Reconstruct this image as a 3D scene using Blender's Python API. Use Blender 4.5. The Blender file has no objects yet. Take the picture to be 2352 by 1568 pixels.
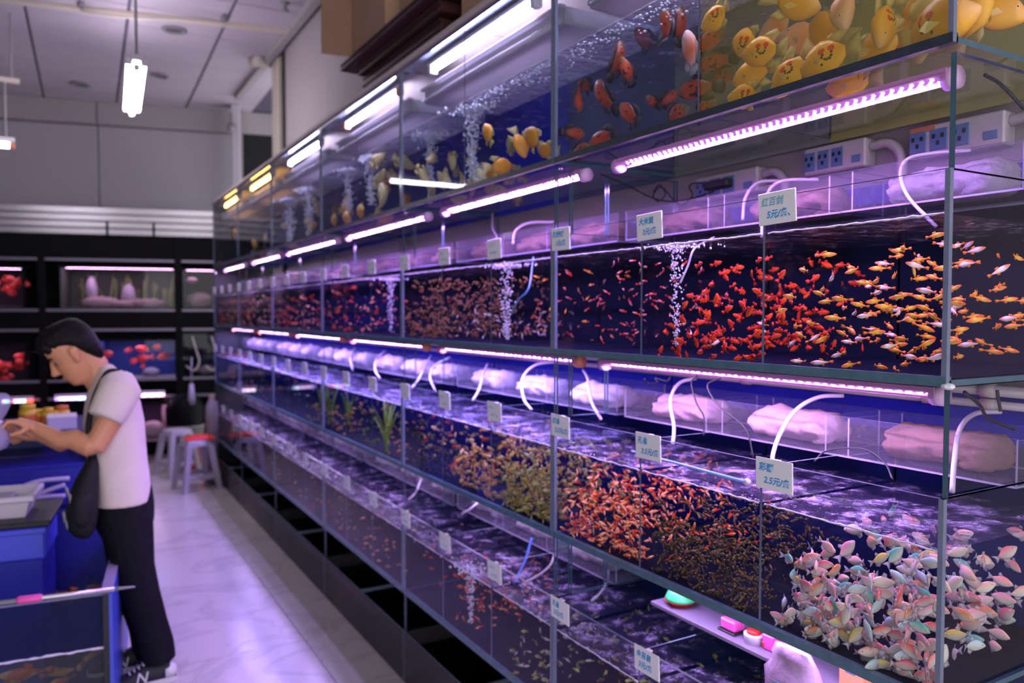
import bpy, math, random
from mathutils import Vector, Matrix
import numpy as np

SC = bpy.context.scene
COL = SC.collection
R = math.radians

# ------------------------------------------------------------------ camera
EYE = Vector((0.0, 0.0, 1.62))
FPX = 1779.0                 # focal length in pixels of the 2352x1568 frame
YAW, PITCH, ROLL = R(30.1), R(-2.09), R(0.0)
cam_data = bpy.data.cameras.new('camera')
cam = bpy.data.objects.new('camera', cam_data)
COL.objects.link(cam)
cam_data.sensor_width = 36.0
cam_data.lens = FPX / 2352.0 * 36.0
cam_data.clip_end = 100
cam.location = EYE
_m = Matrix.Rotation(-YAW, 3, 'Z') @ Matrix.Rotation(math.pi / 2 + PITCH, 3, 'X') @ Matrix.Rotation(ROLL, 3, 'Z')
cam.rotation_euler = _m.to_euler()
cam_data.dof.use_dof = True
cam_data.dof.focus_distance = 1.50
cam_data.dof.aperture_fstop = 2.8
SC.camera = cam

# ------------------------------------------------------------------ world and exposure
world = bpy.data.worlds.new('world')
SC.world = world
world.use_nodes = True
_bg = world.node_tree.nodes['Background']
_bg.inputs['Color'].default_value = (0.95, 0.92, 1.0, 1)
_bg.inputs['Strength'].default_value = 1.65
SC.view_settings.view_transform = 'Standard'
SC.view_settings.look = 'None'
SC.view_settings.gamma = 1.0
SC.view_settings.use_curve_mapping = False
SC.view_settings.exposure = 0.35
SC.cycles.use_denoising = True
SC.cycles.use_adaptive_sampling = True
SC.cycles.adaptive_threshold = 0.12
SC.cycles.light_sampling_threshold = 0.03
SC.cycles.use_light_tree = False
SC.cycles.max_bounces = 5
SC.cycles.diffuse_bounces = 2
SC.cycles.glossy_bounces = 2
SC.cycles.transmission_bounces = 4
SC.cycles.transparent_max_bounces = 12
SC.cycles.sample_clamp_indirect = 4.0
SC.cycles.caustics_reflective = False
SC.cycles.caustics_refractive = False

# ------------------------------------------------------------------ helpers
def ray(px, py):
    return _m @ Vector(((px - 1176.0) / FPX, -(py - 784.0) / FPX, -1.0))
def at_depth(px, py, d):
    return EYE + ray(px, py) * d
def at_x(px, py, x):
    v = ray(px, py); return EYE + v * ((x - EYE.x) / v.x)
def at_y(px, py, y):
    v = ray(px, py); return EYE + v * ((y - EYE.y) / v.y)
def at_z(px, py, z):
    v = ray(px, py); return EYE + v * ((z - EYE.z) / v.z)

class MB:
    """collects vertices and faces, links them as ONE mesh object"""
    def __init__(self):
        self.v, self.f, self.m = [], [], []
    def add(self, vs, fs, mi=0):
        o = len(self.v)
        self.v.extend([tuple(p) for p in vs])
        for q in fs:
            self.f.append(tuple(i + o for i in q)); self.m.append(mi)
        return self
    def box(self, x0, x1, y0, y1, z0, z1, mi=0):
        vs = [(x0,y0,z0),(x1,y0,z0),(x1,y1,z0),(x0,y1,z0),(x0,y0,z1),(x1,y0,z1),(x1,y1,z1),(x0,y1,z1)]
        fs = [(0,3,2,1),(4,5,6,7),(0,1,5,4),(1,2,6,5),(2,3,7,6),(3,0,4,7)]
        return self.add(vs, fs, mi)
    def pane(self, x0, x1, y0, y1, z0, z1, edge=1, far=0):
        """glass box: the two large faces slot 0, the four edges slot 1"""
        d = [x1-x0, y1-y0, z1-z0]; k = d.index(min(d))
        vs = [(x0,y0,z0),(x1,y0,z0),(x1,y1,z0),(x0,y1,z0),(x0,y0,z1),(x1,y0,z1),(x1,y1,z1),(x0,y1,z1)]
        fs = [(0,3,2,1),(4,5,6,7),(0,1,5,4),(1,2,6,5),(2,3,7,6),(3,0,4,7)]
        big = {2:(0,1), 1:(2,4), 0:(3,5)}[k]
        for i, q in enumerate(fs):
            if i == big[far]: continue          # one clear interface to a pane keeps it cheap
            self.add([vs[j] for j in q], [(0,1,2,3)], 0 if i in big else edge)
        return self
    def bbox(self, x0, x1, y0, y1, z0, z1, b, mi=0):
        """box with chamfered edges"""
        vs, fs = [], []
        X, Y, Z = (x0, x1), (y0, y1), (z0, z1)
        idx = {}
        for i in (0,1):
            for j in (0,1):
                for k in (0,1):
                    sx, sy, sz = (1,-1)[i], (1,-1)[j], (1,-1)[k]
                    for a in range(3):
                        p = [X[i]+sx*b, Y[j]+sy*b, Z[k]+sz*b]
                        p[a] = (X[i], Y[j], Z[k])[a]
                        idx[(i,j,k,a)] = len(vs); vs.append(p)
        q = lambda *c: [idx[t] for t in c]
        for i in (0,1):
            fs.append(q((i,0,0,0),(i,1,0,0),(i,1,1,0),(i,0,1,0)))
            fs.append(q((0,i,0,1),(1,i,0,1),(1,i,1,1),(0,i,1,1)))
            fs.append(q((0,0,i,2),(1,0,i,2),(1,1,i,2),(0,1,i,2)))
            for j in (0,1):
                fs.append(q((0,i,j,1),(1,i,j,1),(1,i,j,2),(0,i,j,2)))
                fs.append(q((i,0,j,0),(i,1,j,0),(i,1,j,2),(i,0,j,2)))
                fs.append(q((i,j,0,0),(i,j,1,0),(i,j,1,1),(i,j,0,1)))
                for k in (0,1):
                    fs.append(q((i,j,k,0),(i,j,k,1),(i,j,k,2)))
        return self.add(vs, fs, mi)
    def tube(self, pts, r, n=8, mi=0, cap=True):
        """swept tube along pts; r is a number or one radius for each point"""
        pts = [Vector(p) for p in pts]
        rs = r if isinstance(r, (list, tuple)) else [r]*len(pts)
        vs, fs = [], []
        ref = None
        for i, p in enumerate(pts):
            t = (pts[min(i+1, len(pts)-1)] - pts[max(i-1, 0)]).normalized()
            if ref is None:
                ref = t.cross(Vector((0.3,0.2,1.0)))
                if ref.length < 1e-4: ref = t.cross(Vector((1,0,0)))
            ref = (ref - t*ref.dot(t)).normalized()
            b = t.cross(ref)
            for k in range(n):
                a = 2*math.pi*k/n
                vs.append(p + (ref*math.cos(a) + b*math.sin(a))*rs[i])
        for i in range(len(pts)-1):
            for k in range(n):
                fs.append((i*n+k, i*n+(k+1)%n, (i+1)*n+(k+1)%n, (i+1)*n+k))
        if cap:
            fs.append(tuple(range(n-1,-1,-1))); fs.append(tuple((len(pts)-1)*n+k for k in range(n)))
        return self.add(vs, fs, mi)
    def rings(self, rings, mi=0, cap=True):
        n = len(rings[0]); vs = [p for r in rings for p in r]; fs = []
        for i in range(len(rings)-1):
            for k in range(n):
                fs.append((i*n+k, i*n+(k+1)%n, (i+1)*n+(k+1)%n, (i+1)*n+k))
        if cap:
            fs.append(tuple(range(n-1,-1,-1))); fs.append(tuple((len(rings)-1)*n+k for k in range(n)))
        return self.add(vs, fs, mi)
    def lathe(self, prof, c=(0,0,0), n=20, mi=0, cap=True):
        rg = [[(c[0]+r*math.cos(2*math.pi*k/n), c[1]+r*math.sin(2*math.pi*k/n), c[2]+z) for k in range(n)] for r, z in prof]
        return self.rings(rg, mi, cap)
    def ball(self, c, rx, ry=None, rz=None, n=10, m=6, mi=0):
        ry = ry or rx; rz = rz or rx
        rg = []
        for i in range(m+1):
            a = math.pi*(0.03 + 0.94*i/m) - math.pi/2
            rg.append([(c[0]+rx*math.cos(a)*math.cos(2*math.pi*k/n), c[1]+ry*math.cos(a)*math.sin(2*math.pi*k/n), c[2]+rz*math.sin(a)) for k in range(n)])
        return self.rings(rg, mi)
    def mesh(self, name, mats, smooth=False):
        me = bpy.data.meshes.new(name)
        me.from_pydata(self.v, [], self.f)
        for m in (mats if isinstance(mats, (list, tuple)) else [mats]): me.materials.append(m)
        me.polygons.foreach_set('material_index', self.m)
        if smooth: me.polygons.foreach_set('use_smooth', [True]*len(self.f))
        me.update()
        return me
    def build(self, name, mats, parent=None, smooth=False, loc=None, kind=None):
        return link(name, self.mesh(name, mats, smooth), parent, loc, kind)

def link(name, me, parent=None, loc=None, kind=None):
    o = bpy.data.objects.new(name, me); COL.objects.link(o)
    if parent is not None: o.parent = parent
    if loc is not None: o.location = loc
    if kind: o['kind'] = kind
    return o
def tag(o, label, cat, group=None, kind=None):
    o['label'] = label
    if cat: o['category'] = cat
    if group: o['group'] = group
    if kind: o['kind'] = kind
    return o
def thing(name, label, cat, loc=(0,0,0), rotz=0, group=None):
    o = bpy.data.objects.new(name, None); COL.objects.link(o)
    o.location = loc; o.rotation_euler = (0, 0, rotz); o.empty_display_size = 0.05
    return tag(o, label, cat, group)
CHILD = {}
def copy_tree(o, parent=None, loc=None):
    c = o.copy(); COL.objects.link(c)
    if parent is not None: c.parent = parent
    if loc is not None: c.location = loc
    for ch in list(o.children): copy_tree(ch, c)
    return c
def smooth_path(pts, n=8):
    """Catmull-Rom through pts"""
    P = [Vector(p) for p in pts]; P = [P[0]*2-P[1]] + P + [P[-1]*2-P[-2]]
    out = []
    for i in range(1, len(P)-2):
        for k in range(n):
            t = k/n; a,b,c,d = P[i-1],P[i],P[i+1],P[i+2]
            out.append(0.5*((2*b)+(c-a)*t+(2*a-5*b+4*c-d)*t*t+(3*b-a-3*c+d)*t**3))
    out.append(P[-2].copy())
    return out

# ------------------------------------------------------------------ materials
def new_mat(name):
    m = bpy.data.materials.new(name); m.use_nodes = True
    nt = m.node_tree; b = nt.nodes['Principled BSDF']
    return m, nt, b
def mat(name, col, rough=0.5, metal=0.0, noise=0.0, scale=20.0, bump=0.0, emit=None, estr=0.0, spec=0.5, coat=0.0, stretch=(1,1,1), sss=0.0):
    m, nt, b = new_mat(name)
    b.inputs['Base Color'].default_value = (*col, 1)
    b.inputs['Roughness'].default_value = rough
    b.inputs['Metallic'].default_value = metal
    b.inputs['Specular IOR Level'].default_value = spec
    b.inputs['Coat Weight'].default_value = coat
    if emit:
        b.inputs['Emission Color'].default_value = (*emit, 1); b.inputs['Emission Strength'].default_value = estr
    if noise or bump:
        tc = nt.nodes.new('ShaderNodeTexCoord'); mp = nt.nodes.new('ShaderNodeMapping')
        mp.inputs['Scale'].default_value = stretch
        nz = nt.nodes.new('ShaderNodeTexNoise'); nz.inputs['Scale'].default_value = scale; nz.inputs['Detail'].default_value = 4
        nt.links.new(tc.outputs['Object'], mp.inputs['Vector']); nt.links.new(mp.outputs['Vector'], nz.inputs['Vector'])
        if noise:
            mx = nt.nodes.new('ShaderNodeMix'); mx.data_type = 'RGBA'
            mx.inputs['A'].default_value = (*[c*(1-noise) for c in col], 1)
            mx.inputs['B'].default_value = (*[min(1, c*(1+noise)) for c in col], 1)
            nt.links.new(nz.outputs['Fac'], mx.inputs['Factor']); nt.links.new(mx.outputs['Result'], b.inputs['Base Color'])
        if bump:
            bp = nt.nodes.new('ShaderNodeBump'); bp.inputs['Strength'].default_value = bump; bp.inputs['Distance'].default_value = 0.01
            nt.links.new(nz.outputs['Fac'], bp.inputs['Height']); nt.links.new(bp.outputs['Normal'], b.inputs['Normal'])
    return m
def emit_mat(name, col, s, sample=True):
    m = bpy.data.materials.new(name); m.use_nodes = True
    nt = m.node_tree; nt.nodes.clear()
    e = nt.nodes.new('ShaderNodeEmission'); o = nt.nodes.new('ShaderNodeOutputMaterial')
    e.inputs['Color'].default_value = (*col, 1); e.inputs['Strength'].default_value = s
    nt.links.new(e.outputs[0], o.inputs['Surface'])
    if not sample: m.cycles.emission_sampling = 'NONE'
    return m
def clear_mat(name, tint=(1,1,1), f0=0.04, gloss_rough=0.0, haze=0.0, haze_col=(0.5,0.5,0.55), bump=0.0, bscale=8.0, fmax=1.0, speck=0.0):
    """thin clear sheet: see-through, with a mirror share that grows at a grazing angle, and a little dusty haze"""
    m = bpy.data.materials.new(name); m.use_nodes = True
    nt = m.node_tree; nt.nodes.clear(); N = nt.nodes.new; L = nt.links.new
    out = N('ShaderNodeOutputMaterial'); tr = N('ShaderNodeBsdfTransparent'); gl = N('ShaderNodeBsdfGlossy')
    tr.inputs['Color'].default_value = (*tint, 1); gl.inputs['Roughness'].default_value = gloss_rough
    lw = N('ShaderNodeLayerWeight'); lw.inputs['Blend'].default_value = 0.5
    pw = N('ShaderNodeMath'); pw.operation = 'POWER'; pw.inputs[1].default_value = 5.0
    ml = N('ShaderNodeMath'); ml.operation = 'MULTIPLY_ADD'; ml.inputs[1].default_value = (fmax-f0); ml.inputs[2].default_value = f0
    L(lw.outputs['Facing'], pw.inputs[0]); L(pw.outputs[0], ml.inputs[0])
    mx = N('ShaderNodeMixShader'); L(ml.outputs[0], mx.inputs[0]); L(tr.outputs[0], mx.inputs[1]); L(gl.outputs[0], mx.inputs[2])
    last = mx
    if bump or speck:
        tc = N('ShaderNodeTexCoord')
    if bump:
        nz = N('ShaderNodeTexNoise'); nz.inputs['Scale'].default_value = bscale; nz.inputs['Detail'].default_value = 3
        bp = N('ShaderNodeBump'); bp.inputs['Strength'].default_value = bump; bp.inputs['Distance'].default_value = 0.02
        L(tc.outputs['Object'], nz.inputs['Vector']); L(nz.outputs['Fac'], bp.inputs['Height'])
        L(bp.outputs['Normal'], gl.inputs['Normal']); L(bp.outputs['Normal'], lw.inputs['Normal'])
    if haze or speck:
        df = N('ShaderNodeBsdfDiffuse'); df.inputs['Color'].default_value = (*haze_col, 1)
        mh = N('ShaderNodeMixShader'); mh.inputs[0].default_value = haze
        if speck:
            n3 = N('ShaderNodeTexVoronoi'); n3.inputs['Scale'].default_value = 140.0
            L(tc.outputs['Object'], n3.inputs['Vector'])
            lt = N('ShaderNodeMath'); lt.operation = 'LESS_THAN'; lt.inputs[1].default_value = 0.13
            L(n3.outputs['Distance'], lt.inputs[0])
            m3 = N('ShaderNodeMath'); m3.operation = 'MULTIPLY_ADD'; m3.inputs[1].default_value = speck; m3.inputs[2].default_value = haze
            L(lt.outputs[0], m3.inputs[0]); L(m3.outputs[0], mh.inputs[0])
        L(mx.outputs[0], mh.inputs[1]); L(df.outputs[0], mh.inputs[2])
        last = mh
    L(last.outputs[0], out.inputs['Surface'])
    return m
# ================================================================== THE ROOM
A = 1.27                      # plane of the rack's front glass
XW = 1.78                     # right wall
H = 4.02                      # ceiling
NSEC, W, D = 6, 1.20, 0.48    # rack sections
Y0 = 0.75
M_wall = mat('wall_paint', (0.40,0.345,0.35), 0.85, noise=0.05, scale=3)
M_wall2 = mat('wall_board', (0.44,0.41,0.46), 0.8, noise=0.04, scale=2)
M_beam = mat('wall_beam', (0.40,0.36,0.37), 0.8, noise=0.04, scale=2)
M_ceil = mat('ceiling_tile', (0.52,0.45,0.53), 0.9, noise=0.05, scale=4)
M_grid = mat('ceiling_joint', (0.12,0.11,0.16), 0.8)
M_cream = mat('cream_plastic', (0.62,0.54,0.46), 0.5, noise=0.05)
M_black = mat('black_void', (0.008,0.008,0.010), 0.8)
M_silver = mat('brushed_metal', (0.52,0.50,0.52), 0.32, metal=0.7, noise=0.08, scale=6, stretch=(1,1,40))
M_grey_plastic = mat('grey_plastic', (0.25,0.24,0.26), 0.5)

def marble(name, base, vein):
    m, nt, b = new_mat(name); N = nt.nodes.new; L = nt.links.new
    tc = N('ShaderNodeTexCoord'); oi = N('ShaderNodeObjectInfo')
    ad = N('ShaderNodeVectorMath'); ad.operation = 'ADD'
    sc = N('ShaderNodeVectorMath'); sc.operation = 'SCALE'; sc.inputs['Scale'].default_value = 37.0
    cb = N('ShaderNodeCombineXYZ')
    L(oi.outputs['Random'], cb.inputs[0]); L(oi.outputs['Random'], cb.inputs[1]); L(cb.outputs[0], sc.inputs[0])
    L(tc.outputs['Object'], ad.inputs[0]); L(sc.outputs[0], ad.inputs[1])
    n1 = N('ShaderNodeTexNoise'); n1.inputs['Scale'].default_value = 1.7; n1.inputs['Detail'].default_value = 6; n1.inputs['Distortion'].default_value = 1.2
    L(ad.outputs[0], n1.inputs['Vector'])
    su = N('ShaderNodeMath'); su.operation = 'SUBTRACT'; su.inputs[1].default_value = 0.5; L(n1.outputs['Fac'], su.inputs[0])
    ab = N('ShaderNodeMath'); ab.operation = 'ABSOLUTE'; L(su.outputs[0], ab.inputs[0])
    rp = N('ShaderNodeValToRGB'); rp.color_ramp.elements[0].position = 0.0; rp.color_ramp.elements[0].color = (*vein,1)
    rp.color_ramp.elements[1].position = 0.045; rp.color_ramp.elements[1].color = (*base,1)
    L(ab.outputs[0], rp.inputs[0]); L(rp.outputs[0], b.inputs['Base Color'])
    b.inputs['Roughness'].default_value = 0.19; b.inputs['Specular IOR Level'].default_value = 0.5
    return m
M_floor = marble('marble_tile', (0.52,0.475,0.455), (0.44,0.40,0.40))
M_grout = mat('floor_grout', (0.30,0.26,0.28), 0.8)

# floor: a bed of grout and one tile object for each tile
floor = MB().box(-3.2, 2.6, -1.2, 10.9, -0.05, -0.004).build('floor', M_grout, kind='structure')
tag(floor, 'polished pale marble tile floor with faint grey veins', None, kind='structure')
TS = 0.80
tile_me = MB().bbox(0.0015, TS-0.0015, 0.0015, TS-0.0015, -0.004, 0.0, 0.0008).mesh('floor_tile', M_floor)
tx = -1.39
for i in range(5):
    for j in range(11):
        link('floor_tile', tile_me, floor, (tx + i*TS, 0.6 + j*TS, 0))

# back wall is turned a little against the rack
_d0, _d1 = 2.40*FPX/(719-219), 2.40*FPX/(719-257)
BW0 = at_depth(0, 219, _d0); BW1 = at_depth(530, 257, _d1)
BU = Vector((BW1.x-BW0.x, BW1.y-BW0.y, 0)).normalized()      # along the back wall to the right
BN = Vector((BU.y, -BU.x, 0))                                # towards the camera
BANG = math.atan2(BU.y, BU.x)
def back_local(px, py, off):
    """(u, z) on the plane OFF metres in front of the back wall"""
    v = ray(px, py); o = Vector((BW0.x, BW0.y, 0)) + BN*off
    t = (o - EYE).dot(BN)/v.dot(BN); p = EYE + v*t
    return (p - o).dot(BU), p.z
def back_thing(o, off):
    o.location = Vector((BW0.x, BW0.y, 0)) + BN*off; o.rotation_euler = (0,0,BANG); return o
# local frame of back things: +x along the wall, -y towards the camera
wb = back_thing(MB().box(-2.6, 4.2, 0.03, 0.15, 0, H).build('wall_back', M_grid, kind='structure'), 0)
tag(wb, 'pale lilac back wall of wide boards with dark joints', None, kind='structure')
ub, zb = back_local(228, 470, 0.0)
_, zbeam = back_local(228, 288, 0.0)
for (u0,u1) in ((-2.6, ub-0.006), (ub+0.006, 4.2)):
    MB().bbox(u0,u1,0.0,0.03,0.0,zbeam-0.006,0.004).build('wall_board', M_wall2, wb)
    MB().bbox(u0,u1,-0.05,0.03,zbeam+0.006,H,0.004).build('wall_beam_board', M_beam, wb)
wr = MB().box(XW, XW+0.1, -1.2, 7.15, 0, H).build('wall_right', M_wall, kind='structure')
tag(wr, 'beige painted wall behind and above the long fish tank rack', None, kind='structure')
tr1 = MB().box(1.80,1.95,7.16,7.36,0,H).build('trim_1', M_black, kind='structure'); tag(tr1, 'black upright gap strip at the end of the beige wall', None, kind='structure')
tr2 = MB().bbox(1.765,1.98,7.36,7.62,0,H,0.006).build('trim_2', M_cream, kind='structure'); tag(tr2, 'cream painted pilaster beside the black upright gap', None, kind='structure')
# dark opening high in the back wall, white post before it
u0,z1 = back_local(557, 292, 0.02); u1,z0 = back_local(640, 292, 0.02)
wn = thing('window_1', 'dark unlit opening high up in the back wall', None); del wn['label']; tag(wn,'dark unlit opening high up in the back wall',None,kind='structure')
back_thing(wn, 0.012)
MB().bbox(u0,u0+1.0,-0.004,0.008,1.9,z1,0.003).build('window_pane', M_black, wn)
f = MB()
for a,b_,c,d in ((u0-0.05,u0,1.9,z1+0.05),(u0,u0+1.05,z1,z1+0.05),): f.box(a,b_,-0.03,0.01,c,d)
f.build('window_frame', M_beam, wn)
u0,_ = back_local(531, 300, 0.30); u1,_ = back_local(552, 300, 0.30)
post = back_thing(MB().bbox(u0,u1,-0.1,0.1,0,H,0.01).build('trim_3', M_wall2, kind='structure'), 0.30); tag(post,'pale square post standing before the back wall',None,kind='structure')

wl_ = MB().box(-3.4,-3.3,-1.2,10.9,0,H).build('wall_left', mat('wall_left_dark',(0.05,0.045,0.06),0.8), kind='structure')  # added out of view, dark so the rack's front glass mirrors little
tag(wl_, 'dark side wall of the shop opposite the tank rack', None, kind='structure')
# ceiling: plenum slab and one object for each tile, with dark joints between them
ceil = MB().box(-3.4, 3.4, -1.2, 11.2, H+0.012, H+0.1).build('ceiling', M_grid, kind='structure')
tag(ceil, 'suspended ceiling of pale lilac tiles with dark joints', None, kind='structure')
CV = at_z(268,220,H) - at_z(296,2,H); cang = math.atan2(CV.y, CV.x) - math.pi/2   # direction of the long joints
j1, j2, j3 = at_z(78,120,H), at_z(282,110,H), at_z(485,125,H)
ca, sa = math.cos(cang), math.sin(cang)
cu = lambda p: p.x*ca + p.y*sa
tw = (cu(j3)-cu(j1))/2; tl = tw*0.62
cme = MB().bbox(0.012, tw-0.012, 0.009, tl-0.009, 0.0, 0.015, 0.003).mesh('ceiling_tile', M_ceil)
u_start = cu(j1) - 2*tw
for i in range(5):
    for j in range(int(9.6/tl)+2):
        uu = u_start + i*tw; vv = 1.9 + j*tl
        x, y = uu*ca - vv*sa, uu*sa + vv*ca
        if x > 2.9 or x < -3.2 or y > 10.9: continue
        o = link('ceiling_tile', cme, ceil, (x, y, H)); o.rotation_euler = (0,0,cang)

# ceiling fittings
def pole_between(mb, a, b, r, n=8): return mb.tube([a,b], r, n)
t = thing('cable_trunking', 'long cream cable trunking running across the ceiling to the beige wall', 'trunking')
a, b = at_z(-60,-2,H-0.03), at_z(680,77,H-0.03)
dv = (b-a).normalized(); nv = Vector((-dv.y,dv.x,0))
def trunk(parent, a, b, w, h, m, name='duct'):
    d = (b-a).normalized(); n = Vector((-d.y,d.x,0))*w/2; up = Vector((0,0,h))
    q = [a-n,b-n,b+n,a+n]
    return MB().add(q+[p+up for p in q], [(0,3,2,1),(4,5,6,7),(0,1,5,4),(1,2,6,5),(2,3,7,6),(3,0,4,7)]).build(name, m, parent)
trunk(t, a, b, 0.07, 0.03, M_cream)
for k,(p,q) in enumerate((((185,12),(192,28)),((508,40),(520,58)))):
    c = at_z((p[0]+q[0])/2,(p[1]+q[1])/2,H-0.045); MB().box(c.x-0.015,c.x+0.015,c.y-0.05,c.y+0.05,H-0.036,H+0.0).build('clip', M_grey_plastic, t)
MB().tube(smooth_path([at_z(185,26,H-0.06), at_z(300,40,H-0.10), at_z(420,45,H-0.08), at_z(510,52,H-0.05)]), 0.012, 6).build('loose_cable', M_cream, t)
t = thing('cable_trunking', 'cream trunking fixed high along the back beam, lamp pole hanging from it', 'trunking')
a, b = at_y(-80,202,7.45), at_y(45,206,7.45); a.z = b.z = 3.46
trunk(t, a, b, 0.05, 0.04, M_cream)
for p in (a.lerp(b,0.2), a.lerp(b,0.85)): MB().tube([p+Vector((0,0,0.03)), Vector((p.x,p.y,H))], 0.008, 6).build('hanger_rod', M_grey_plastic, t)
t = thing('cable_trunking', 'thin grey trunking in the corner between ceiling and beige wall', 'trunking')
trunk(t, Vector((XW-0.07,2.0,H-0.05)), Vector((XW-0.07,9.0,H-0.05)), 0.06, 0.05, M_beam)
for k,(px,py,rr,lab) in enumerate(((400,68,0.10,'round recessed downlight beside the long cream trunking'),(367,173,0.085,'round recessed downlight beside the bright hanging lamp'),(185,193,0.10,'round recessed downlight above the back wall beam'))):
    p = at_z(px,py,H-0.004); t = thing('downlight', lab, 'downlight', p)
    MB().lathe([(rr,0.0),(rr,-0.012),(rr*0.8,-0.016),(rr*0.78,-0.004),(rr*0.7,-0.004)],n=24,cap=False).build('rim', M_grey_plastic, t, True)
    MB().lathe([(rr*0.8,-0.002),(rr*0.5,-0.006),(rr*0.25,-0.004),(0.005,-0.004)],n=24).build('reflector', mat('downlight_glass_%d'%k,(0.18,0.16,0.19),0.2,metal=0.5), t, True)
# horn speaker at the wall
p = at_x(622,147,XW-0.02)
t = thing('horn_speaker', 'small cream horn speaker mounted high on the wall', 'speaker', p)
hs = MB(); hs.tube([(-0.02,0,0),(-0.10,-0.03,0.0),(-0.17,-0.06,0.01)],[0.03,0.05,0.085],14); hs.build('horn', M_cream, t, True)
MB().box(-0.03,0.02,-0.02,0.02,-0.03,0.03).build('bracket', M_grey_plastic, t)
# ceiling sprinkler at top
p = at_z(655,6,H); t = thing('sprinkler_head', 'small dark sprinkler head under the ceiling tile', 'sprinkler', p)
MB().lathe([(0.035,0),(0.035,-0.008),(0.012,-0.010),(0.012,-0.05),(0.03,-0.055),(0.03,-0.06)],n=12).build('sprinkler_body', M_grey_plastic, t, True)
# dark camera on the post
u,z = back_local(532,285,0.42)
t = back_thing(thing('security_camera','small dark security camera on the pale post','camera'),0.42); t.location.z = z
MB().tube([(u,0.0,-0.02),(u,-0.14,-0.08)],0.045,10).build('camera_body',M_grey_plastic,t,True)
MB().tube([(u,0.0,-0.02),(u,0.0,0.12)],0.012,8).build('mount',M_grey_plastic,t,True)

# ------------------------------------------------------------------ hanging tube lamps (these light the room)
M_lampw = emit_mat('tube_glow', (0.92,0.85,1.0), 34.0)
M_lampb = mat('lamp_body', (0.75,0.74,0.74), 0.4)
M_orange = mat('orange_plastic', (0.75,0.22,0.10), 0.4)
def hanging_lamp(label, a, b, zc, ntube, ztop):
    """tubes run from a to b (xy), lamp axis at height zc"""
    L_ = math.hypot(b[0]-a[0], b[1]-a[1]); ang = math.atan2(b[1]-a[1], b[0]-a[0])
    t = thing('tube_lamp', label, 'lamp', (a[0],a[1],zc), ang)
    MB().bbox(0,L_,-0.035,0.035,0.0,0.04,0.006).build('lamp_housing', M_lampb, t)
    offs = [(-0.045,-0.010),(0,-0.045),(0.045,-0.010)] if ntube==3 else [(0,-0.025)]
    for (dy,dz) in offs:
        MB().tube([(0.03,dy,dz),(L_-0.03,dy,dz)],0.019,6).build('tube', M_lampw, t, True)
        for s in (0.0,L_-0.04): MB().bbox(s,s+0.04,dy-0.02,dy+0.02,dz-0.02,dz+0.02,0.004).build('end_cap', M_lampb if ntube==3 else M_orange, t)
    for s in ((0.02,) if ntube==3 else (0.06,L_-0.1)):
        MB().tube([(s,0,0.04),(s,0,ztop-zc)],0.009,8).build('hanging_pole', M_grey_plastic, t)
    return t
hanging_lamp('bright three-tube lamp hanging on a pole from the ceiling', (0.475,6.0), (0.545,7.45), 3.37, 3, H)
hanging_lamp('single tube lamp with orange end hanging over the black shelves', (-0.31,7.45), (-1.25,7.40), 2.985, 1, 3.47)

# ================================================================== THE TANK RACK
M_glass = clear_mat('tank_glass', (0.95,0.975,0.985), 0.035, fmax=0.85)
M_glass_dusty = clear_mat('tank_glass_dusty', (0.95,0.975,0.985), 0.05, fmax=0.85, haze=0.006, haze_col=(0.5,0.5,0.5), speck=0.08)
M_edge = mat('glass_edge', (0.07,0.13,0.17), 0.15, noise=0.3, scale=30)
M_edge_l = mat('glass_edge_pale', (0.17,0.20,0.28), 0.12, noise=0.2, scale=30)
M_div = clear_mat('divider_glass', (0.97,0.985,0.99), 0.03, fmax=0.7)
M_water = clear_mat('water_surface', (0.93,0.96,1.0), 0.05, bump=0.7, bscale=34.0, fmax=0.95, gloss_rough=0.03, haze=0.035, haze_col=(0.66,0.55,0.85))
M_water_calm = clear_mat('water_surface_calm', (0.80,0.86,1.0), 0.05, bump=0.3, bscale=14.0, fmax=0.95, gloss_rough=0.03)
def foam_glints(m, lo=0.50, amt=0.50):  # pale patches painted in for foam and LED glints on the ripples
    nt = m.node_tree; N = nt.nodes.new; L = nt.links.new
    mh = next(n for n in nt.nodes if n.type=='MIX_SHADER' and not n.inputs[0].is_linked)
    tc = N('ShaderNodeTexCoord'); nz = N('ShaderNodeTexNoise'); nz.inputs['Scale'].default_value = 16.0; nz.inputs['Detail'].default_value = 7; nz.inputs['Roughness'].default_value = 0.7
    L(tc.outputs['Object'], nz.inputs['Vector']); mr = N('ShaderNodeMapRange'); mr.inputs['From Min'].default_value = lo; mr.inputs['From Max'].default_value = lo+0.16
    mr.inputs['To Min'].default_value = 0.03; mr.inputs['To Max'].default_value = amt
    L(nz.outputs['Fac'], mr.inputs['Value']); L(mr.outputs['Result'], mh.inputs[0])
foam_glints(M_water)
M_waterside = clear_mat('water_body', (0.90,0.95,0.98), 0.0, fmax=0.0)
M_murky = clear_mat('water_murky', (0.86,0.84,0.62), 0.0, fmax=0.0, haze=0.17, haze_col=(0.75,0.66,0.25))
M_waterblue = clear_mat('water_pale', (0.90,0.93,0.98), 0.0, fmax=0.0, haze=0.05, haze_col=(0.55,0.6,0.8))
M_seal = mat('black_seal', (0.035,0.045,0.06), 0.35, noise=0.5, scale=60)
M_seal2 = mat('teal_seal', (0.08,0.16,0.20), 0.25, noise=0.3, scale=40)
M_foam_glint = mat('foam', (0.86,0.78,0.95), 0.35, noise=0.12, scale=150, bump=0.4)  # pale lilac also carries the LED shine along the waterline
M_acryl = clear_mat('acrylic', (0.93,0.94,0.97), 0.05, fmax=0.8, haze=0.05, haze_col=(0.7,0.65,0.8))
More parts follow.
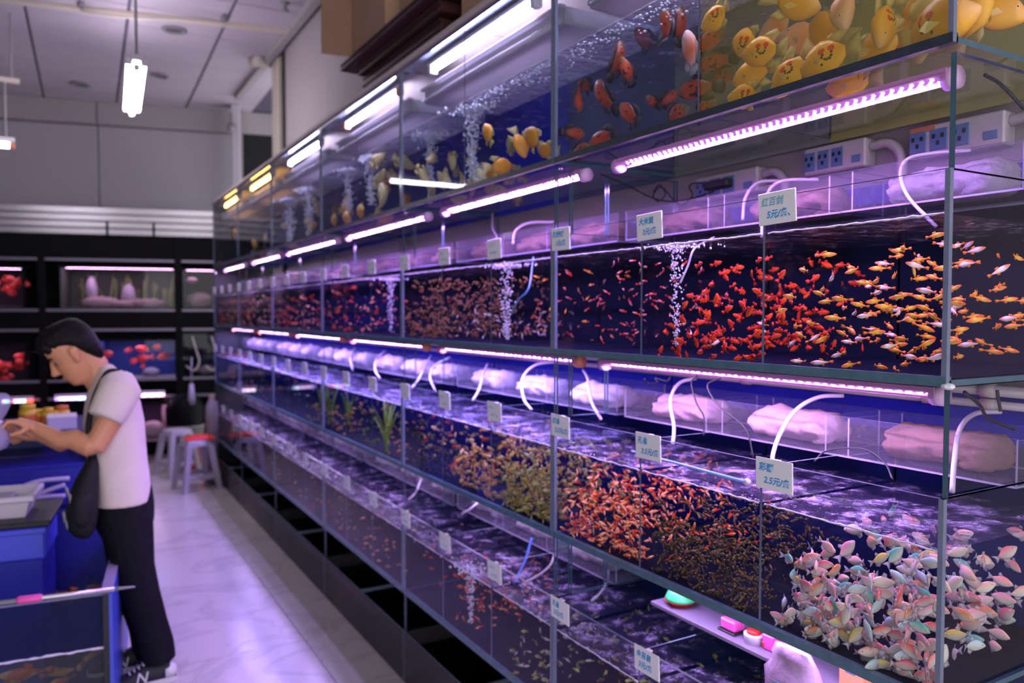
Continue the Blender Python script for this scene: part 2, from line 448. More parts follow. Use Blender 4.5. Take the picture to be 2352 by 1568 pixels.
M_acrylw = mat('white_acrylic', (0.72,0.70,0.78), 0.25, noise=0.06, scale=9)
def milky(name, col, tr):
    m = bpy.data.materials.new(name); m.use_nodes = True; nt = m.node_tree; nt.nodes.clear(); N = nt.nodes.new; L = nt.links.new
    o = N('ShaderNodeOutputMaterial'); mx = N('ShaderNodeMixShader'); mx.inputs[0].default_value = tr
    t = N('ShaderNodeBsdfTranslucent'); d = N('ShaderNodeBsdfDiffuse'); d.inputs['Color'].default_value = (*col,1); t.inputs['Color'].default_value = (*col,1)
    L(d.outputs[0],mx.inputs[1]); L(t.outputs[0],mx.inputs[2])
    g = N('ShaderNodeBsdfGlossy'); g.inputs['Roughness'].default_value = 0.2; m2 = N('ShaderNodeMixShader'); m2.inputs[0].default_value = 0.06
    L(mx.outputs[0],m2.inputs[1]); L(g.outputs[0],m2.inputs[2]); L(m2.outputs[0],o.inputs['Surface']); return m
M_milky = milky('milky_acrylic', (0.90,0.86,0.94), 0.65)
M_acryle = mat('acrylic_edge', (0.34,0.30,0.42), 0.2)
M_backs = {}
def back_mat(c):
    k = tuple(round(v,3) for v in c)
    if k not in M_backs: M_backs[k] = mat('back_film_%d'%len(M_backs), c, 0.7, noise=0.25, scale=5, spec=0.04)
    return M_backs[k]
ZB = {1:2.065, 2:1.498, 3:0.946, 4:0.396}
GH = 0.362                    # front glass height of rows 2-4
WL = {1:0.325, 2:0.288, 3:0.268, 4:0.262}
rng = random.Random(7)

def water_box(x0,x1,y0,y1,z0,z1,rip=0.0025,seed=0,side=False):
    """closed body of water: rippled top in slot 0, body seen through the glass in slot 1"""
    r = random.Random(seed); mb = MB(); nx, ny = 10, 10
    vs = []
    for j in range(ny+1):
        for i in range(nx+1):
            e = 0 if i in (0,nx) or j in (0,ny) else 1
            vs.append((x0+(x1-x0)*i/nx, y0+(y1-y0)*j/ny, z1+e*r.uniform(-rip,rip)))
    mb.add(vs, [(j*(nx+1)+i, j*(nx+1)+i+1, (j+1)*(nx+1)+i+1, (j+1)*(nx+1)+i) for j in range(ny) for i in range(nx)], 0)
    c = [(x0,y0),(x1,y0),(x1,y1),(x0,y1)]
    vs = [(p[0],p[1],z) for z in (z0,z1) for p in c]
    if side: mb.add(vs, [(3,0,4,7)], 1)
    return mb
def foam_glint_line(x, y0, y1, z, r, seed):  # bright line standing in for foam and LED light bent at the waterline
    rr = random.Random(seed); n = max(8, int((y1-y0)/0.012))
    pts = [(x+rr.uniform(0,0.002), y0+(y1-y0)*i/n, z+rr.uniform(-1,1)*0.0012) for i in range(n+1)]
    return MB().tube(pts, [r*rr.uniform(0.55,1.25) for _ in pts], 6)

def make_tank(row, ncomp, h, support, wl, near_end):
    """one glass unit of a row: origin at its front, near, lower corner; x back, y along the rack"""
    t = thing('fish_tank', 'x', 'fish tank')
    w = W - 0.006
    seal = M_seal if row == 1 else M_seal2
    MB().pane(0.0,D,0,w,0.0,0.010).build('bottom_pane', [M_glass, M_edge], t)
    if row > 1: MB().box(0.016,D-0.012,0.009,w-0.009,0.0105,0.0125).build('floor_film', back_mat((0.004,0.006,0.014)), t)
    MB().pane(0,0.008,0.0,w,0.010,h).build('front_pane', [M_glass, M_edge_l], t)
    MB().box(-0.0015,0.014,0.0,w,-0.001,0.016).build('bottom_seal', seal, t)
    for k, y in enumerate((0.0, w-0.008)):
        MB().pane(0.008,D,y,y+0.008,0.010,h).build('side_pane', [M_glass_dusty if near_end and k==0 else M_glass, M_edge], t)
        MB().box(-0.0008,0.0088,y-0.0005,y+0.0085,0.0,h).build('corner_joint', M_edge_l, t)
        s = MB()
        if near_end and k == 0: s.pane(0.012,D,y,y+0.010,h,support)
        else:
            s.pane(0.012,0.065,y,y+0.008,h,support); s.pane(0.20,D,y,y+0.008,h,support)
        if row != 1: s.build('support_pane', [M_glass_dusty if near_end and k==0 else M_glass, M_edge], t)
    cw = w/ncomp
    for i in range(1,ncomp):
        MB().pane(0.008,D-0.01,i*cw-0.003,i*cw+0.003,0.010,h-0.012).build('divider', [M_div, M_edge_l], t)
    for i in range(ncomp):
        MB().box(D-0.010,D-0.002,i*w/ncomp,(i+1)*w/ncomp,0.0,h+(0.03 if row>1 else 0.0)).build('back_panel', back_mat((0.01,0.015,0.06)), t)
    for i in range(ncomp):
        a, b = i*cw+0.010, (i+1)*cw-0.006
        water_box(0.011,D-0.012,a,b,0.012,wl,seed=row*10+i,side=row==1).build('water', [M_water, M_waterside] if row==1 else [M_water], t)
        foam_glint_line(0.011,a,b,wl+0.001,0.0022 if row>1 else 0.0012,row*10+i).build('waterline_foam_glint', M_foam_glint, t, True)
    return t

ROWNAME = {1:'top row', 2:'second row down', 3:'third row down', 4:'lowest tank row'}
SECNAME = ['nearest section', 'second section along', 'third section along', 'fourth section along', 'fifth section along', 'last section by the black shelves']
SECLAB = ['in the rack section at the near corner', 'in the second rack section from the near corner', 'in the third rack section from the near corner',
          'in the fourth rack section from the near corner', 'in the fifth rack section from the near corner', 'in the rack section beside the stools']
# colours of the films behind each row
navy, black, blue, grey = (0.008,0.012,0.060), (0.006,0.007,0.008), (0.015,0.020,0.26), (0.10,0.115,0.20)
BACK = {1:[((0.30,0.27,0.10),(0.20,0.21,0.18)),((0.10,0.115,0.19),(0.035,0.05,0.40)),(0.03,0.04,0.24),(0.02,0.03,0.2),(0.02,0.03,0.2),(0.03,0.04,0.3)],
        2:[(0.007,0.010,0.022)]*3+[navy,navy,navy], 3:[(0.008,0.014,0.085)]*6, 4:[(0.008,0.02,0.075)]*6}
TANK = {}
for row in (1,2,3,4):
    support = {1:0.0, 2:0.553, 3:0.550, 4:0.547}[row]
    proto = {}
    for k in range(NSEC):
        ne = (k == 0)
        if ne not in proto:
            t = make_tank(row, 2 if row==1 else 3, 0.595 if row==1 else GH, support, WL[row], ne); proto[ne] = t
        else: t = copy_tree(proto[ne])
        t.location = (A, Y0+k*W, ZB[row])
        comp = 'two' if row==1 else 'three'
        tag(t, 'clear glass fish tank of %s compartments, %s, %s' % (comp, ROWNAME[row], SECNAME[k]), 'fish tank', 'glass tanks of the long rack')
        for c in t.children:
            if c.name.startswith('back_panel'):
                i_ = 0 if c.data.vertices[0].co.y < 0.1 else (2 if c.data.vertices[0].co.y > 0.7 else 1)
                bc = BACK[row][k]; bc = bc[i_] if isinstance(bc[0], tuple) else bc
                c.material_slots[0].link = 'OBJECT'; c.material_slots[0].material = back_mat(bc)
            if row==1 and k==0 and c.name.startswith('water') and not c.name.startswith('waterl'):
                y = c.data.vertices[0].co.y
                c.material_slots[1].link = 'OBJECT'; c.material_slots[1].material = M_murky if y < 0.3 else M_waterblue
        TANK[(row,k)] = t
# film behind the upper gap zones: blue above row 3 and 4 tanks, pale wall shows behind row 2
for row, z0, z1 in ((3, GH+0.03, 0.50), (4, GH+0.03, 0.545)):
    for k in range(NSEC):
        MB().box(D-0.010,D-0.002,0,W-0.006,z0,z1).build('back_film', back_mat(blue if row==3 else (0.012,0.02,0.14)), TANK[(row,k)])
for k in range(NSEC):
    MB().box(D-0.010,D-0.002,0,W-0.006,GH+0.03,GH+0.075).build('back_film', back_mat((0.03,0.02,0.30)), TANK[(2,k)])

M_sumpw = clear_mat('sump_water',(0.10,0.12,0.09),0.03,bump=0.4,bscale=20,fmax=0.6)
# base trough at the floor
M_base = clear_mat('base_glass', (0.40,0.38,0.42), 0.04, fmax=0.6, haze=0.14, haze_col=(0.30,0.28,0.31))
M_dark = mat('dark_sump', (0.010,0.010,0.014), 0.5, noise=0.4, scale=8)
for k in range(NSEC):
    t = thing('sump_tank', 'low grey glass sump tank on the floor, %s' % SECNAME[k], 'sump tank', (A, Y0+k*W, 0), group='sump tanks along the floor')
    w = W-0.006
    MB().pane(0,0.008,0,w,0.0,0.222).build('front_pane', [M_base, M_edge_l], t)
    MB().box(0.008,D,0,w,0.0,0.012).build('bottom_pane', M_dark, t)
    MB().box(D-0.01,D,0,w,0.012,0.39).build('back_panel', M_dark, t)
    for y in (0.0,w-0.008):
        MB().pane(0.008,D,y,y+0.008,0.012,0.222).build('side_pane', [M_base, M_edge], t)
        MB().pane(0.012,D-0.01,y,y+0.008,0.222,0.393).build('support_pane', [M_glass, M_edge], t)
    MB().bbox(0.008,D-0.01,0.58,0.592,0.205,0.222,0.002).build('cross_bar', M_edge_l, t)
    water_box(0.010,D-0.012,0.010,w-0.010,0.013,0.15,seed=k).build('water', M_sumpw, t)

ep = MB().box(A+0.002,XW-0.005,Y0+NSEC*W,Y0+NSEC*W+0.014,0.0,ZB[1]+0.59).build('end_board', M_dark)
tag(ep, 'dark board closing the far end of the tank rack', 'board')
# ------------------------------------------------------------------ LED bars
M_ledw = emit_mat('led_white', (1.0,0.90,1.0), 60.0, False)
M_ledp = emit_mat('led_pink', (1.0,0.40,0.85), 16.0, False)
M_ledb = emit_mat('led_blue', (0.45,0.60,1.0), 24.0, False)
M_ledhouse = clear_mat('led_sleeve', (1.0,0.80,0.98), 0.06, fmax=0.7, haze=0.35, haze_col=(0.9,0.5,0.85))
M_ledboard = mat('led_board', (0.80,0.60,0.85), 0.4)
def strip_mat(name, col, watt):
    # faint glow of the board between the chips; the lamp's own light is the area lamp of the same colour
    m = emit_mat(name, tuple(c*0.9 for c in col), 1.3, False); m['watt'] = watt; m['col'] = col; return m
M_strip = strip_mat('led_strip_glow', (0.52,0.24,1.0), 13.0)
M_strip2 = strip_mat('led_strip_glow_pink', (0.64,0.35,1.0), 7.0)
M_stripw = strip_mat('led_strip_glow_white', (0.40,0.28,1.0), 12.0)
M_strip4 = strip_mat('led_strip_glow_low', (0.58,0.36,1.0), 2.3)
M_cap = mat('led_cap', (0.75,0.45,0.72), 0.4)
M_capo = mat('led_cap_orange', (0.8,0.25,0.15), 0.4)
def led_bar(label, y0, y1, x, z, glow, group, dots=46, cap=M_cap, mix=(0,1,0,2), shield=False):
    L_ = y1-y0
    t = thing('led_bar', label, 'LED light', (x,y0,z), group=group)
    MB().bbox(-0.017,0.017,0.0,L_,0.006,0.016,0.003).build('circuit_board', M_grey_plastic if shield else M_ledboard, t)
    zl = -0.012 if shield else -0.003
    ch = MB(); ch.box(-0.020,-0.017,0.0,L_,zl,0.018); ch.box(0.017,0.020,0.0,L_,zl,0.018)
    ch.build('side_channel', M_grey_plastic if shield else M_ledhouse, t)
    MB().add([(-0.013,0.02,0.0055),(0.013,0.02,0.0055),(0.013,L_-0.02,0.0055),(-0.013,L_-0.02,0.0055)],[(0,3,2,1)]).build('light_strip', glow, t)
    la = bpy.data.lights.new('led_light','AREA'); la.shape = 'RECTANGLE'; la.size = 0.03; la.size_y = L_-0.04
    la.energy = glow['watt']*L_; la.color = tuple(glow['col'])
    lo = bpy.data.objects.new('led_light', la); COL.objects.link(lo); lo.parent = t; lo.location = (0,L_/2,0.0012)
    d = MB()
    for r_,xo in ((0,-0.011),(1,0.0),(2,0.011)):
        for i in range(dots):
            y = 0.03+(L_-0.06)*(i+0.5*(r_%2))/dots
            kind = 0 if r_==0 and mix[0]==0 and i%3 else mix[(i+r_)%len(mix)]
            d.lathe([(0.0034,0.0052),(0.0030,0.0026),(0.001,0.0018)],c=(xo,y,0),n=6,mi=kind,cap=True)
    d.build('led_chips', [M_ledw,M_ledp,M_ledb], t, kind='stuff')
    for y in (0.0,L_): MB().tube([(0,y-0.012,0.002),(0,y+0.012,0.002)],0.020,12).build('end_cap', cap, t, True)
    return t
lg = 'LED bars under the tanks'
zr = ZB[1]-0.036
led_bar('pink and white LED bar under the tank of yellow fish', 0.80,1.74, 1.355, zr, M_strip, lg)
led_bar('LED bar under the tank of orange leaf-shaped fish', 1.90,2.88, 1.355, zr, M_strip, lg)
led_bar('LED bar under the top tank row, third from the corner', 3.05,4.12, 1.355, zr, M_strip, lg, 30)
led_bar('LED bar under the top tank row, fourth from the corner', 4.30,5.42, 1.355, zr, M_strip, lg, 24)
led_bar('LED bar under the top tank row, fifth from the corner', 5.60,6.55, 1.355, zr, M_strip2, lg, 20)
led_bar('LED bar under the top tank row at the far end', 6.85,7.80, 1.355, zr, M_strip2, lg, 20)
zr = ZB[2]-0.034
led_bar('pink LED bar under the tank of orange swordtails', 0.85,1.89, 1.42, zr, M_strip2, lg)
led_bar('LED bar with orange cap under the second tank row', 2.02,3.05, 1.42, zr, M_stripw, lg, 30, M_capo)
led_bar('bluish white LED bar under the second tank row', 3.22,4.25, 1.42, zr, M_stripw, lg, 30, M_capo)
led_bar('bluish LED bar under the second tank row, fourth section', 4.42,5.45, 1.42, zr, M_stripw, lg, 24, M_capo)
led_bar('bluish LED bar under the second tank row, fifth section', 5.62,6.65, 1.42, zr, M_stripw, lg, 20, M_capo)
led_bar('bluish LED bar under the second tank row at the far end', 6.82,7.80, 1.42, zr, M_stripw, lg, 20, M_capo)
zr = ZB[3]-0.034
for k in range(NSEC):
    led_bar('LED bar under the third tank row, %s' % SECNAME[k], Y0+k*W+0.10, Y0+k*W+1.08, 1.45, zr, M_strip4, lg, 30, shield=True)
# white tubes under the top board
M_tubew = emit_mat('white_tube_glow', (0.70,0.64,1.0), 92.0)
M_tubey = emit_mat('yellow_tube_glow', (1.0,0.55,0.12), 26.0)
TOPZ = ZB[1]+0.60
for k,(y0,y1,m_) in enumerate(((0.95,1.75,M_tubew),(2.12,2.95,M_tubew),(3.28,4.05,M_tubew),(4.5,5.25,M_tubew),(5.7,6.45,M_tubey),(6.9,7.6,M_tubey))):
    t = thing('tube_light', '%s tube light under the top board, %s' % ('yellow' if m_ is M_tubey else 'white', SECNAME[k]), 'tube light', (A+0.057,y0,TOPZ-0.055), group='tube lights over the top tanks')
    MB().tube([(0,0.03,0),(0,y1-y0-0.03,0)],0.010,6).build('tube', m_, t, True)
    MB().bbox(-0.018,0.018,0.0,y1-y0,0.016,0.032,0.003).build('lamp_housing', M_acrylw, t)
    for y in (0.0,y1-y0-0.03): MB().bbox(-0.016,0.016,y,y+0.03,-0.016,0.017,0.003).build('end_cap', M_capo if k==2 else M_acrylw, t)
# top board
M_board = mat('board', (0.50,0.42,0.38), 0.6, noise=0.12, scale=12, stretch=(1,0.1,1))
for k in range(NSEC):
    t = MB().bbox(A-0.012,XW-0.01,Y0+k*W,Y0+(k+1)*W-0.004,TOPZ-0.0,TOPZ+0.022,0.003).build('top_board', M_board)
    tag(t, 'beige board laid over the top tanks, %s' % SECNAME[k], 'board', 'boards over the top tanks')
    u = MB().bbox(A+0.0,A+0.05,Y0+k*W+0.01,Y0+(k+1)*W-0.016,TOPZ-0.0142,TOPZ-0.0008,0.002).build('glass_brace', M_edge_l, TANK[(1,k)])
    u.parent = None; u.parent = TANK[(1,k)]; u.matrix_parent_inverse = Matrix.Translation(-TANK[(1,k)].location)

# ------------------------------------------------------------------ filter troughs
def cotton_roll(r, L_, seed, m):
    """rumpled roll of filter wadding, folds running along it"""
    from mathutils import noise
    n = 26; rings = []
    for i in range(23):
        f = i/22; y = L_*f; s = min(1.0, 0.5+6*f, 0.5+6*(1-f)); ring = []
        for k in range(n):
            a = 2*math.pi*k/n; c, s_ = math.cos(a), math.sin(a)
            q = r*s*(1+0.34*noise.noise((c*1.6+seed*7, s_*1.6, f*3.0))+0.22*noise.noise((c*3.5, s_*3.5+seed*3, f*9.0))+0.10*abs(noise.noise((c*9+seed, s_*9, f*20))))
            ring.append((q*c*1.5, y+0.014*noise.noise((c*2,s_*2,f*5+seed)), max(-0.030, q*s_*0.95)))
        rings.append(ring)
    return MB().rings(rings)
M_cotton = mat('filter_cotton', (0.60,0.40,0.42), 0.95, noise=0.3, scale=22, bump=1.0)
M_cottonb = mat('filter_cotton_brown', (0.22,0.12,0.09), 0.95, noise=0.35, scale=22, bump=1.0)
M_cottonw = mat('filter_cotton_pale', (0.72,0.58,0.62), 0.95, noise=0.2, scale=22, bump=1.0)
M_cottong = mat('filter_cotton_grey', (0.30,0.26,0.27), 0.95, noise=0.3, scale=30, bump=1.0)
roll_mesh = {}
def roll(key, m):
    k = (key, m.name)
    if k not in roll_mesh: roll_mesh[k] = cotton_roll(0.040, 0.25, key, m).mesh('cotton_roll', m, True)
    return roll_mesh[k]
def make_trough(k, row):
    z = ZB[row]+GH-0.010
    t = thing('filter_trough', 'clear acrylic filter trough over the %s, %s' % ({2:'second tank row',3:'third tank row',4:'lowest tank row'}[row], SECNAME[k]), 'filter trough', (A+0.255, Y0+k*W+0.015, z), group='acrylic filter troughs')
    w = W-0.04; d = 0.205
    MB().pane(0,0.004,0,w,0.0,0.088).build('front_wall', [M_acryl, M_acryle], t)
    MB().pane(d-0.004,d,0,w,0.0,0.088).build('rear_wall', [M_acryl, M_acryle], t)
    MB().pane(0,d,0,w,-0.004,0.0).build('floor_plate', [M_acryl, M_acryle], t)
    for i,y in enumerate((0.0, w/3-0.03, w/3+0.03, 2*w/3-0.03, 2*w/3+0.03, w-0.004)):
        MB().pane(0.004,d-0.004,y,y+0.004,0.0,0.085).build('partition', [M_acryl, M_acryle], t)
    return t
for row in (2,3,4):
    proto = None
    for k in range(1 if row==4 else 0, NSEC):
        if proto is None: proto = t = make_trough(k,row)
        else:
            t = copy_tree(proto, loc=(A+0.255, Y0+k*W+0.015, proto.location.z))
            t['label'] = 'clear acrylic filter trough over the %s, %s' % ({2:'second tank row',3:'third tank row',4:'lowest tank row'}[row], SECNAME[k])
        if row == 4 and k < 1: pass
        for i in range(3):
            if row==3: m_ = [M_cottonb,M_cotton,M_cotton][i] if k==0 else M_cottonw
            elif row==2: m_ = [M_cottong,M_cottonb,M_cottonb][i] if k==0 else M_cottonb
            else: m_ = M_cottong
            o = link('filter_roll', roll((k+i)%3, m_), None, (A+0.255+0.10, Y0+k*W+0.015+(W-0.04)*(i/3)+0.065+0.01*((k*7+i*3)%3), proto.location.z+0.036))
            cn = {'filter_cotton':'pink','filter_cotton_brown':'brown','filter_cotton_pale':'pale pink','filter_cotton_grey':'grey'}[m_.name]
            tag(o, '%s filter cotton roll, %s place, %s, %s' % (cn, ['near','middle','far'][i], {2:'second row',3:'third row',4:'lowest row'}[row], SECNAME[k].replace(' by the black shelves','')), 'filter roll', 'filter cotton rolls in the troughs')
# white troughs of the top row
for k in range(NSEC):
    t = thing('filter_trough', 'white acrylic filter trough hung over the top tank water, %s' % SECNAME[k], 'filter trough', (A+0.085, Y0+k*W+0.06, ZB[1]+0.445), group='white filter troughs')
    w = W-0.13; d = 0.36
    MB().bbox(0,0.006,0,w,0.0,0.055,0.001).build('front_wall', M_milky, t)
    MB().bbox(d-0.006,d,0,w,0.0,0.055,0.001).build('rear_wall', M_milky, t)
    MB().box(0.006,d-0.006,0.0,w,0.0,0.006).build('floor_plate', M_milky, t)
    for y in (0.0,w-0.006): MB().box(0.006,d-0.006,y,y+0.006,0.006,0.055).build('end_wall', M_milky, t)
    MB().bbox(-0.022,0.004,0,w,0.050,0.060,0.003).build('rim_lip', M_milky, t)
    MB().tube([(-0.010,0.01,0.012),(-0.010,w-0.01,0.012)],0.009,8).build('drain_pipe', M_milky, t, True)
# ================================================================== FISH
def fish_mat(name, stops, belly=None, bz=0.0, back=None, rnd=0.15, rough=0.35, marks=False, spots=None, palette=None, prange=(0.02,0.17)):
    """body colour: ramp along the body (tail 0 .. nose 1), paler belly, coloured back, each fish a little different"""
    m, nt, b = new_mat(name); N = nt.nodes.new; L = nt.links.new
    tc = N('ShaderNodeTexCoord'); sp = N('ShaderNodeSeparateXYZ'); L(tc.outputs['Object'], sp.inputs[0])
    oi = N('ShaderNodeObjectInfo')
    rp = N('ShaderNodeValToRGB'); cr = rp.color_ramp
    while len(cr.elements) < len(stops): cr.elements.new(0.5)
    for e,(p,c) in zip(cr.elements, stops): e.position = p; e.color = (*c,1)
    ad = N('ShaderNodeMath'); ad.operation = 'ADD'; ad.inputs[1].default_value = 0.5
    L(sp.outputs['X'], ad.inputs[0]); L(ad.outputs[0], rp.inputs[0])
    col = rp.outputs[0]
    def mixc(fac, a, bcol, link_b=None):
        mx = N('ShaderNodeMix'); mx.data_type = 'RGBA'; L(fac, mx.inputs['Factor']); L(a, mx.inputs['A'])
        if link_b is not None: L(link_b, mx.inputs['B'])
        else: mx.inputs['B'].default_value = (*bcol,1)
        return mx.outputs['Result']
    def zramp(z0, z1):
        mr = N('ShaderNodeMapRange'); mr.inputs['From Min'].default_value = z0; mr.inputs['From Max'].default_value = z1
        L(sp.outputs['Z'], mr.inputs['Value']); return mr.outputs['Result']
    if palette:
        pr = N('ShaderNodeValToRGB'); pr.color_ramp.interpolation = 'CONSTANT'; e = pr.color_ramp.elements
        while len(e) < len(palette): e.new(0.5)
        for i,(el,c) in enumerate(zip(e,palette)): el.position = i/len(palette); el.color = (*c,1)
        L(oi.outputs['Random'], pr.inputs[0])
        col = mixc(zramp(*prange), col, None, pr.outputs[0])
    if belly: col = mixc(zramp(bz+0.03, bz-0.14), col, belly)
    if back: col = mixc(zramp(0.08,0.22), col, back)
    if spots:
        nz = N('ShaderNodeTexNoise'); nz.inputs['Scale'].default_value = spots[0]; L(tc.outputs['Object'], nz.inputs['Vector'])
        th = N('ShaderNodeMapRange'); th.inputs['From Min'].default_value = spots[1]; th.inputs['From Max'].default_value = spots[1]+0.08
        L(nz.outputs['Fac'], th.inputs['Value']); col = mixc(th.outputs['Result'], col, spots[2])
    if marks:
        # a pair of red flowers on dark stems, painted on each flank
        def near(x,z,r):
            dx = N('ShaderNodeMath'); dx.operation='SUBTRACT'; dx.inputs[1].default_value = x; L(sp.outputs['X'],dx.inputs[0])
            dz = N('ShaderNodeMath'); dz.operation='SUBTRACT'; dz.inputs[1].default_value = z; L(sp.outputs['Z'],dz.inputs[0])
            cb = N('ShaderNodeCombineXYZ'); L(dx.outputs[0],cb.inputs[0]); L(dz.outputs[0],cb.inputs[1])
            ln = N('ShaderNodeVectorMath'); ln.operation='LENGTH'; L(cb.outputs[0],ln.inputs[0])
            lt = N('ShaderNodeMath'); lt.operation='LESS_THAN'; lt.inputs[1].default_value = r; L(ln.outputs['Value'],lt.inputs[0])
            return lt.outputs[0]
        for (x,z,r) in ((0.02,0.02,0.024),(0.035,-0.015,0.020),(0.0,-0.045,0.018),(-0.03,-0.06,0.022),(-0.07,-0.055,0.022),(-0.095,-0.02,0.02),(-0.10,0.03,0.02),(0.05,-0.11,0.02)):
            col = mixc(near(x,z,r), col, (0.05,0.06,0.03))
        for (x,z,r) in ((0.045,0.075,0.042),(0.02,0.085,0.035),(-0.095,0.095,0.042),(-0.11,0.075,0.030)):
            col = mixc(near(x,z,r), col, (0.75,0.02,0.03))
    hs = N('ShaderNodeHueSaturation'); L(col, hs.inputs['Color'])
    mr = N('ShaderNodeMapRange'); mr.inputs['To Min'].default_value = 1-rnd; mr.inputs['To Max'].default_value = 1+rnd
    L(oi.outputs['Random'], mr.inputs['Value']); L(mr.outputs['Result'], hs.inputs['Value'])
    L(hs.outputs[0], b.inputs['Base Color'])
    b.inputs['Roughness'].default_value = rough; b.inputs['Specular IOR Level'].default_value = 0.25
    return m
def fin_mat(name, col, alpha):
    if alpha > 0.56: return mat(name, col, 0.6, spec=0.2)
    m = bpy.data.materials.new(name); m.use_nodes = True; nt = m.node_tree; nt.nodes.clear(); N = nt.nodes.new; L = nt.links.new
    o = N('ShaderNodeOutputMaterial'); mx = N('ShaderNodeMixShader'); mx.inputs[0].default_value = alpha
    t = N('ShaderNodeBsdfTransparent'); d = N('ShaderNodeBsdfDiffuse'); d.inputs['Color'].default_value = (*col,1)
    L(t.outputs[0],mx.inputs[1]); L(d.outputs[0],mx.inputs[2]); L(mx.outputs[0],o.inputs['Surface']); return m
M_eye = mat('fish_eye', (0.75,0.72,0.62), 0.15)
M_pupil = mat('fish_pupil', (0.01,0.01,0.012), 0.1)

def fish_mesh(name, prof, mats, tail, dorsal=None, anal=None, pect=None, bend=0.0, n=8, eye=(0.36,0.03,0.022)):
    """unit-long fish, nose at +x. prof: (x, up, down, half width). fins are thin lens-shaped blades"""
    mb = MB(); by = lambda x: bend*(max(0.0, 0.15-x))**2*3.0
    rings = []
    for (x,u,d,w) in prof:
        ring = []
        for k in range(n):
            a = 2*math.pi*k/n; s, c = math.sin(a), math.cos(a)
            ring.append((x, by(x)+w*c, (u if s > 0 else d)*s))
        rings.append(ring)
    mb.rings(rings, 0)
    def blade(outline, y0=0.0, th=0.006, flare=0.0):
        c = (sum(p[0] for p in outline)/len(outline), sum(p[1] for p in outline)/len(outline))
        vs = [(p[0], by(p[0])+y0+flare*abs(p[1]), p[1]) for p in outline]
        q = len(vs); vs += [(c[0], by(c[0])+y0+th, c[1]), (c[0], by(c[0])+y0-th, c[1])]
        mb.add(vs, [(i,(i+1)%q,q) for i in range(q)] + [((i+1)%q,i,q+1) for i in range(q)], 1)
    blade(tail)
    if dorsal: blade(dorsal)
    if anal: blade(anal)
    if pect:
        for s in (1,-1):
            vs = [(p[0], by(p[0])+s*p[2], p[1]) for p in pect]; q = len(vs)
            mb.add(vs, [tuple(range(q))], 1)
    ex, ez, er = eye
    for s in (1,-1):
        w = next((pr[3] for pr in prof if pr[0] >= ex), 0.05)
        mb.ball((ex, by(ex)+s*w*0.86, ez), er, er*0.5, er, 6, 4, 2)
        mb.ball((ex+0.002, by(ex)+s*(w*0.86+er*0.42), ez), er*0.5, er*0.25, er*0.5, 5, 3, 3)
    return mb.mesh(name, mats, True)
def kind(name, prof, mats, **kw):
    return [fish_mesh(name, prof, mats, bend=b_, **kw) for b_ in (0.0, 0.22, -0.25)]

slim = [(-0.30,0.030,0.030,0.010),(-0.18,0.055,0.055,0.028),(-0.02,0.095,0.10,0.055),(0.14,0.12,0.13,0.070),(0.28,0.105,0.11,0.070),(0.40,0.075,0.07,0.055),(0.47,0.045,0.035,0.035),(0.50,0.012,0.010,0.010)]
slim_tail = [(-0.29,0.03),(-0.42,0.085),(-0.50,0.06),(-0.47,0.0),(-0.50,-0.07),(-0.42,-0.085),(-0.29,-0.03)]
slim_d = [(0.10,0.115),(0.04,0.20),(-0.10,0.17),(-0.13,0.06)]
slim_a = [(0.02,-0.10),(-0.06,-0.19),(-0.16,-0.13),(-0.14,-0.06)]
plump = [(-0.28,0.05,0.05,0.015),(-0.16,0.09,0.09,0.04),(0.0,0.16,0.16,0.075),(0.16,0.19,0.19,0.09),(0.30,0.15,0.16,0.085),(0.42,0.09,0.09,0.06),(0.49,0.02,0.02,0.02)]
plump_tail = [(-0.27,0.05),(-0.40,0.16),(-0.50,0.13),(-0.48,0.0),(-0.50,-0.13),(-0.40,-0.16),(-0.27,-0.05)]
plump_d = [(0.12,0.17),(0.06,0.29),(-0.10,0.25),(-0.14,0.09)]
plump_a = [(0.0,-0.15),(-0.08,-0.27),(-0.18,-0.20),(-0.15,-0.08)]
disc = [(-0.30,0.040,0.040,0.012),(-0.22,0.08,0.10,0.026),(-0.08,0.16,0.20,0.050),(0.08,0.215,0.225,0.066),(0.22,0.20,0.19,0.070),(0.34,0.14,0.13,0.060),(0.44,0.075,0.065,0.040),(0.485,0.02,0.02,0.015)]
disc_tail = [(-0.29,0.04),(-0.42,0.13),(-0.50,0.16),(-0.43,0.0),(-0.50,-0.16),(-0.42,-0.13),(-0.29,-0.04)]
disc_d = [(0.06,0.21),(-0.04,0.33),(-0.12,0.27),(-0.10,0.14)]
disc_a = [(0.04,-0.21),(-0.10,-0.33),(-0.24,-0.24),(-0.24,-0.08),(-0.10,-0.17)]
parrot = [(-0.26,0.075,0.075,0.02),(-0.18,0.14,0.15,0.06),(-0.05,0.24,0.26,0.12),(0.10,0.28,0.27,0.15),(0.24,0.235,0.235,0.15),(0.34,0.15,0.18,0.125),(0.42,0.085,0.12,0.09),(0.475,0.04,0.06,0.05),(0.495,0.012,0.015,0.012)]
parrot_tail = [(-0.24,0.07),(-0.38,0.16),(-0.52,0.20),(-0.50,0.0),(-0.52,-0.18),(-0.38,-0.14),(-0.24,-0.07)]
parrot_d = [(0.08,0.27),(-0.06,0.33),(-0.24,0.36),(-0.32,0.26),(-0.18,0.15)]
parrot_a = [(-0.04,-0.25),(-0.16,-0.33),(-0.32,-0.30),(-0.20,-0.14)]
parrot_p = [(0.16,-0.05,0.15),(0.06,-0.02,0.24),(-0.02,-0.10,0.26),(0.04,-0.14,0.22)]
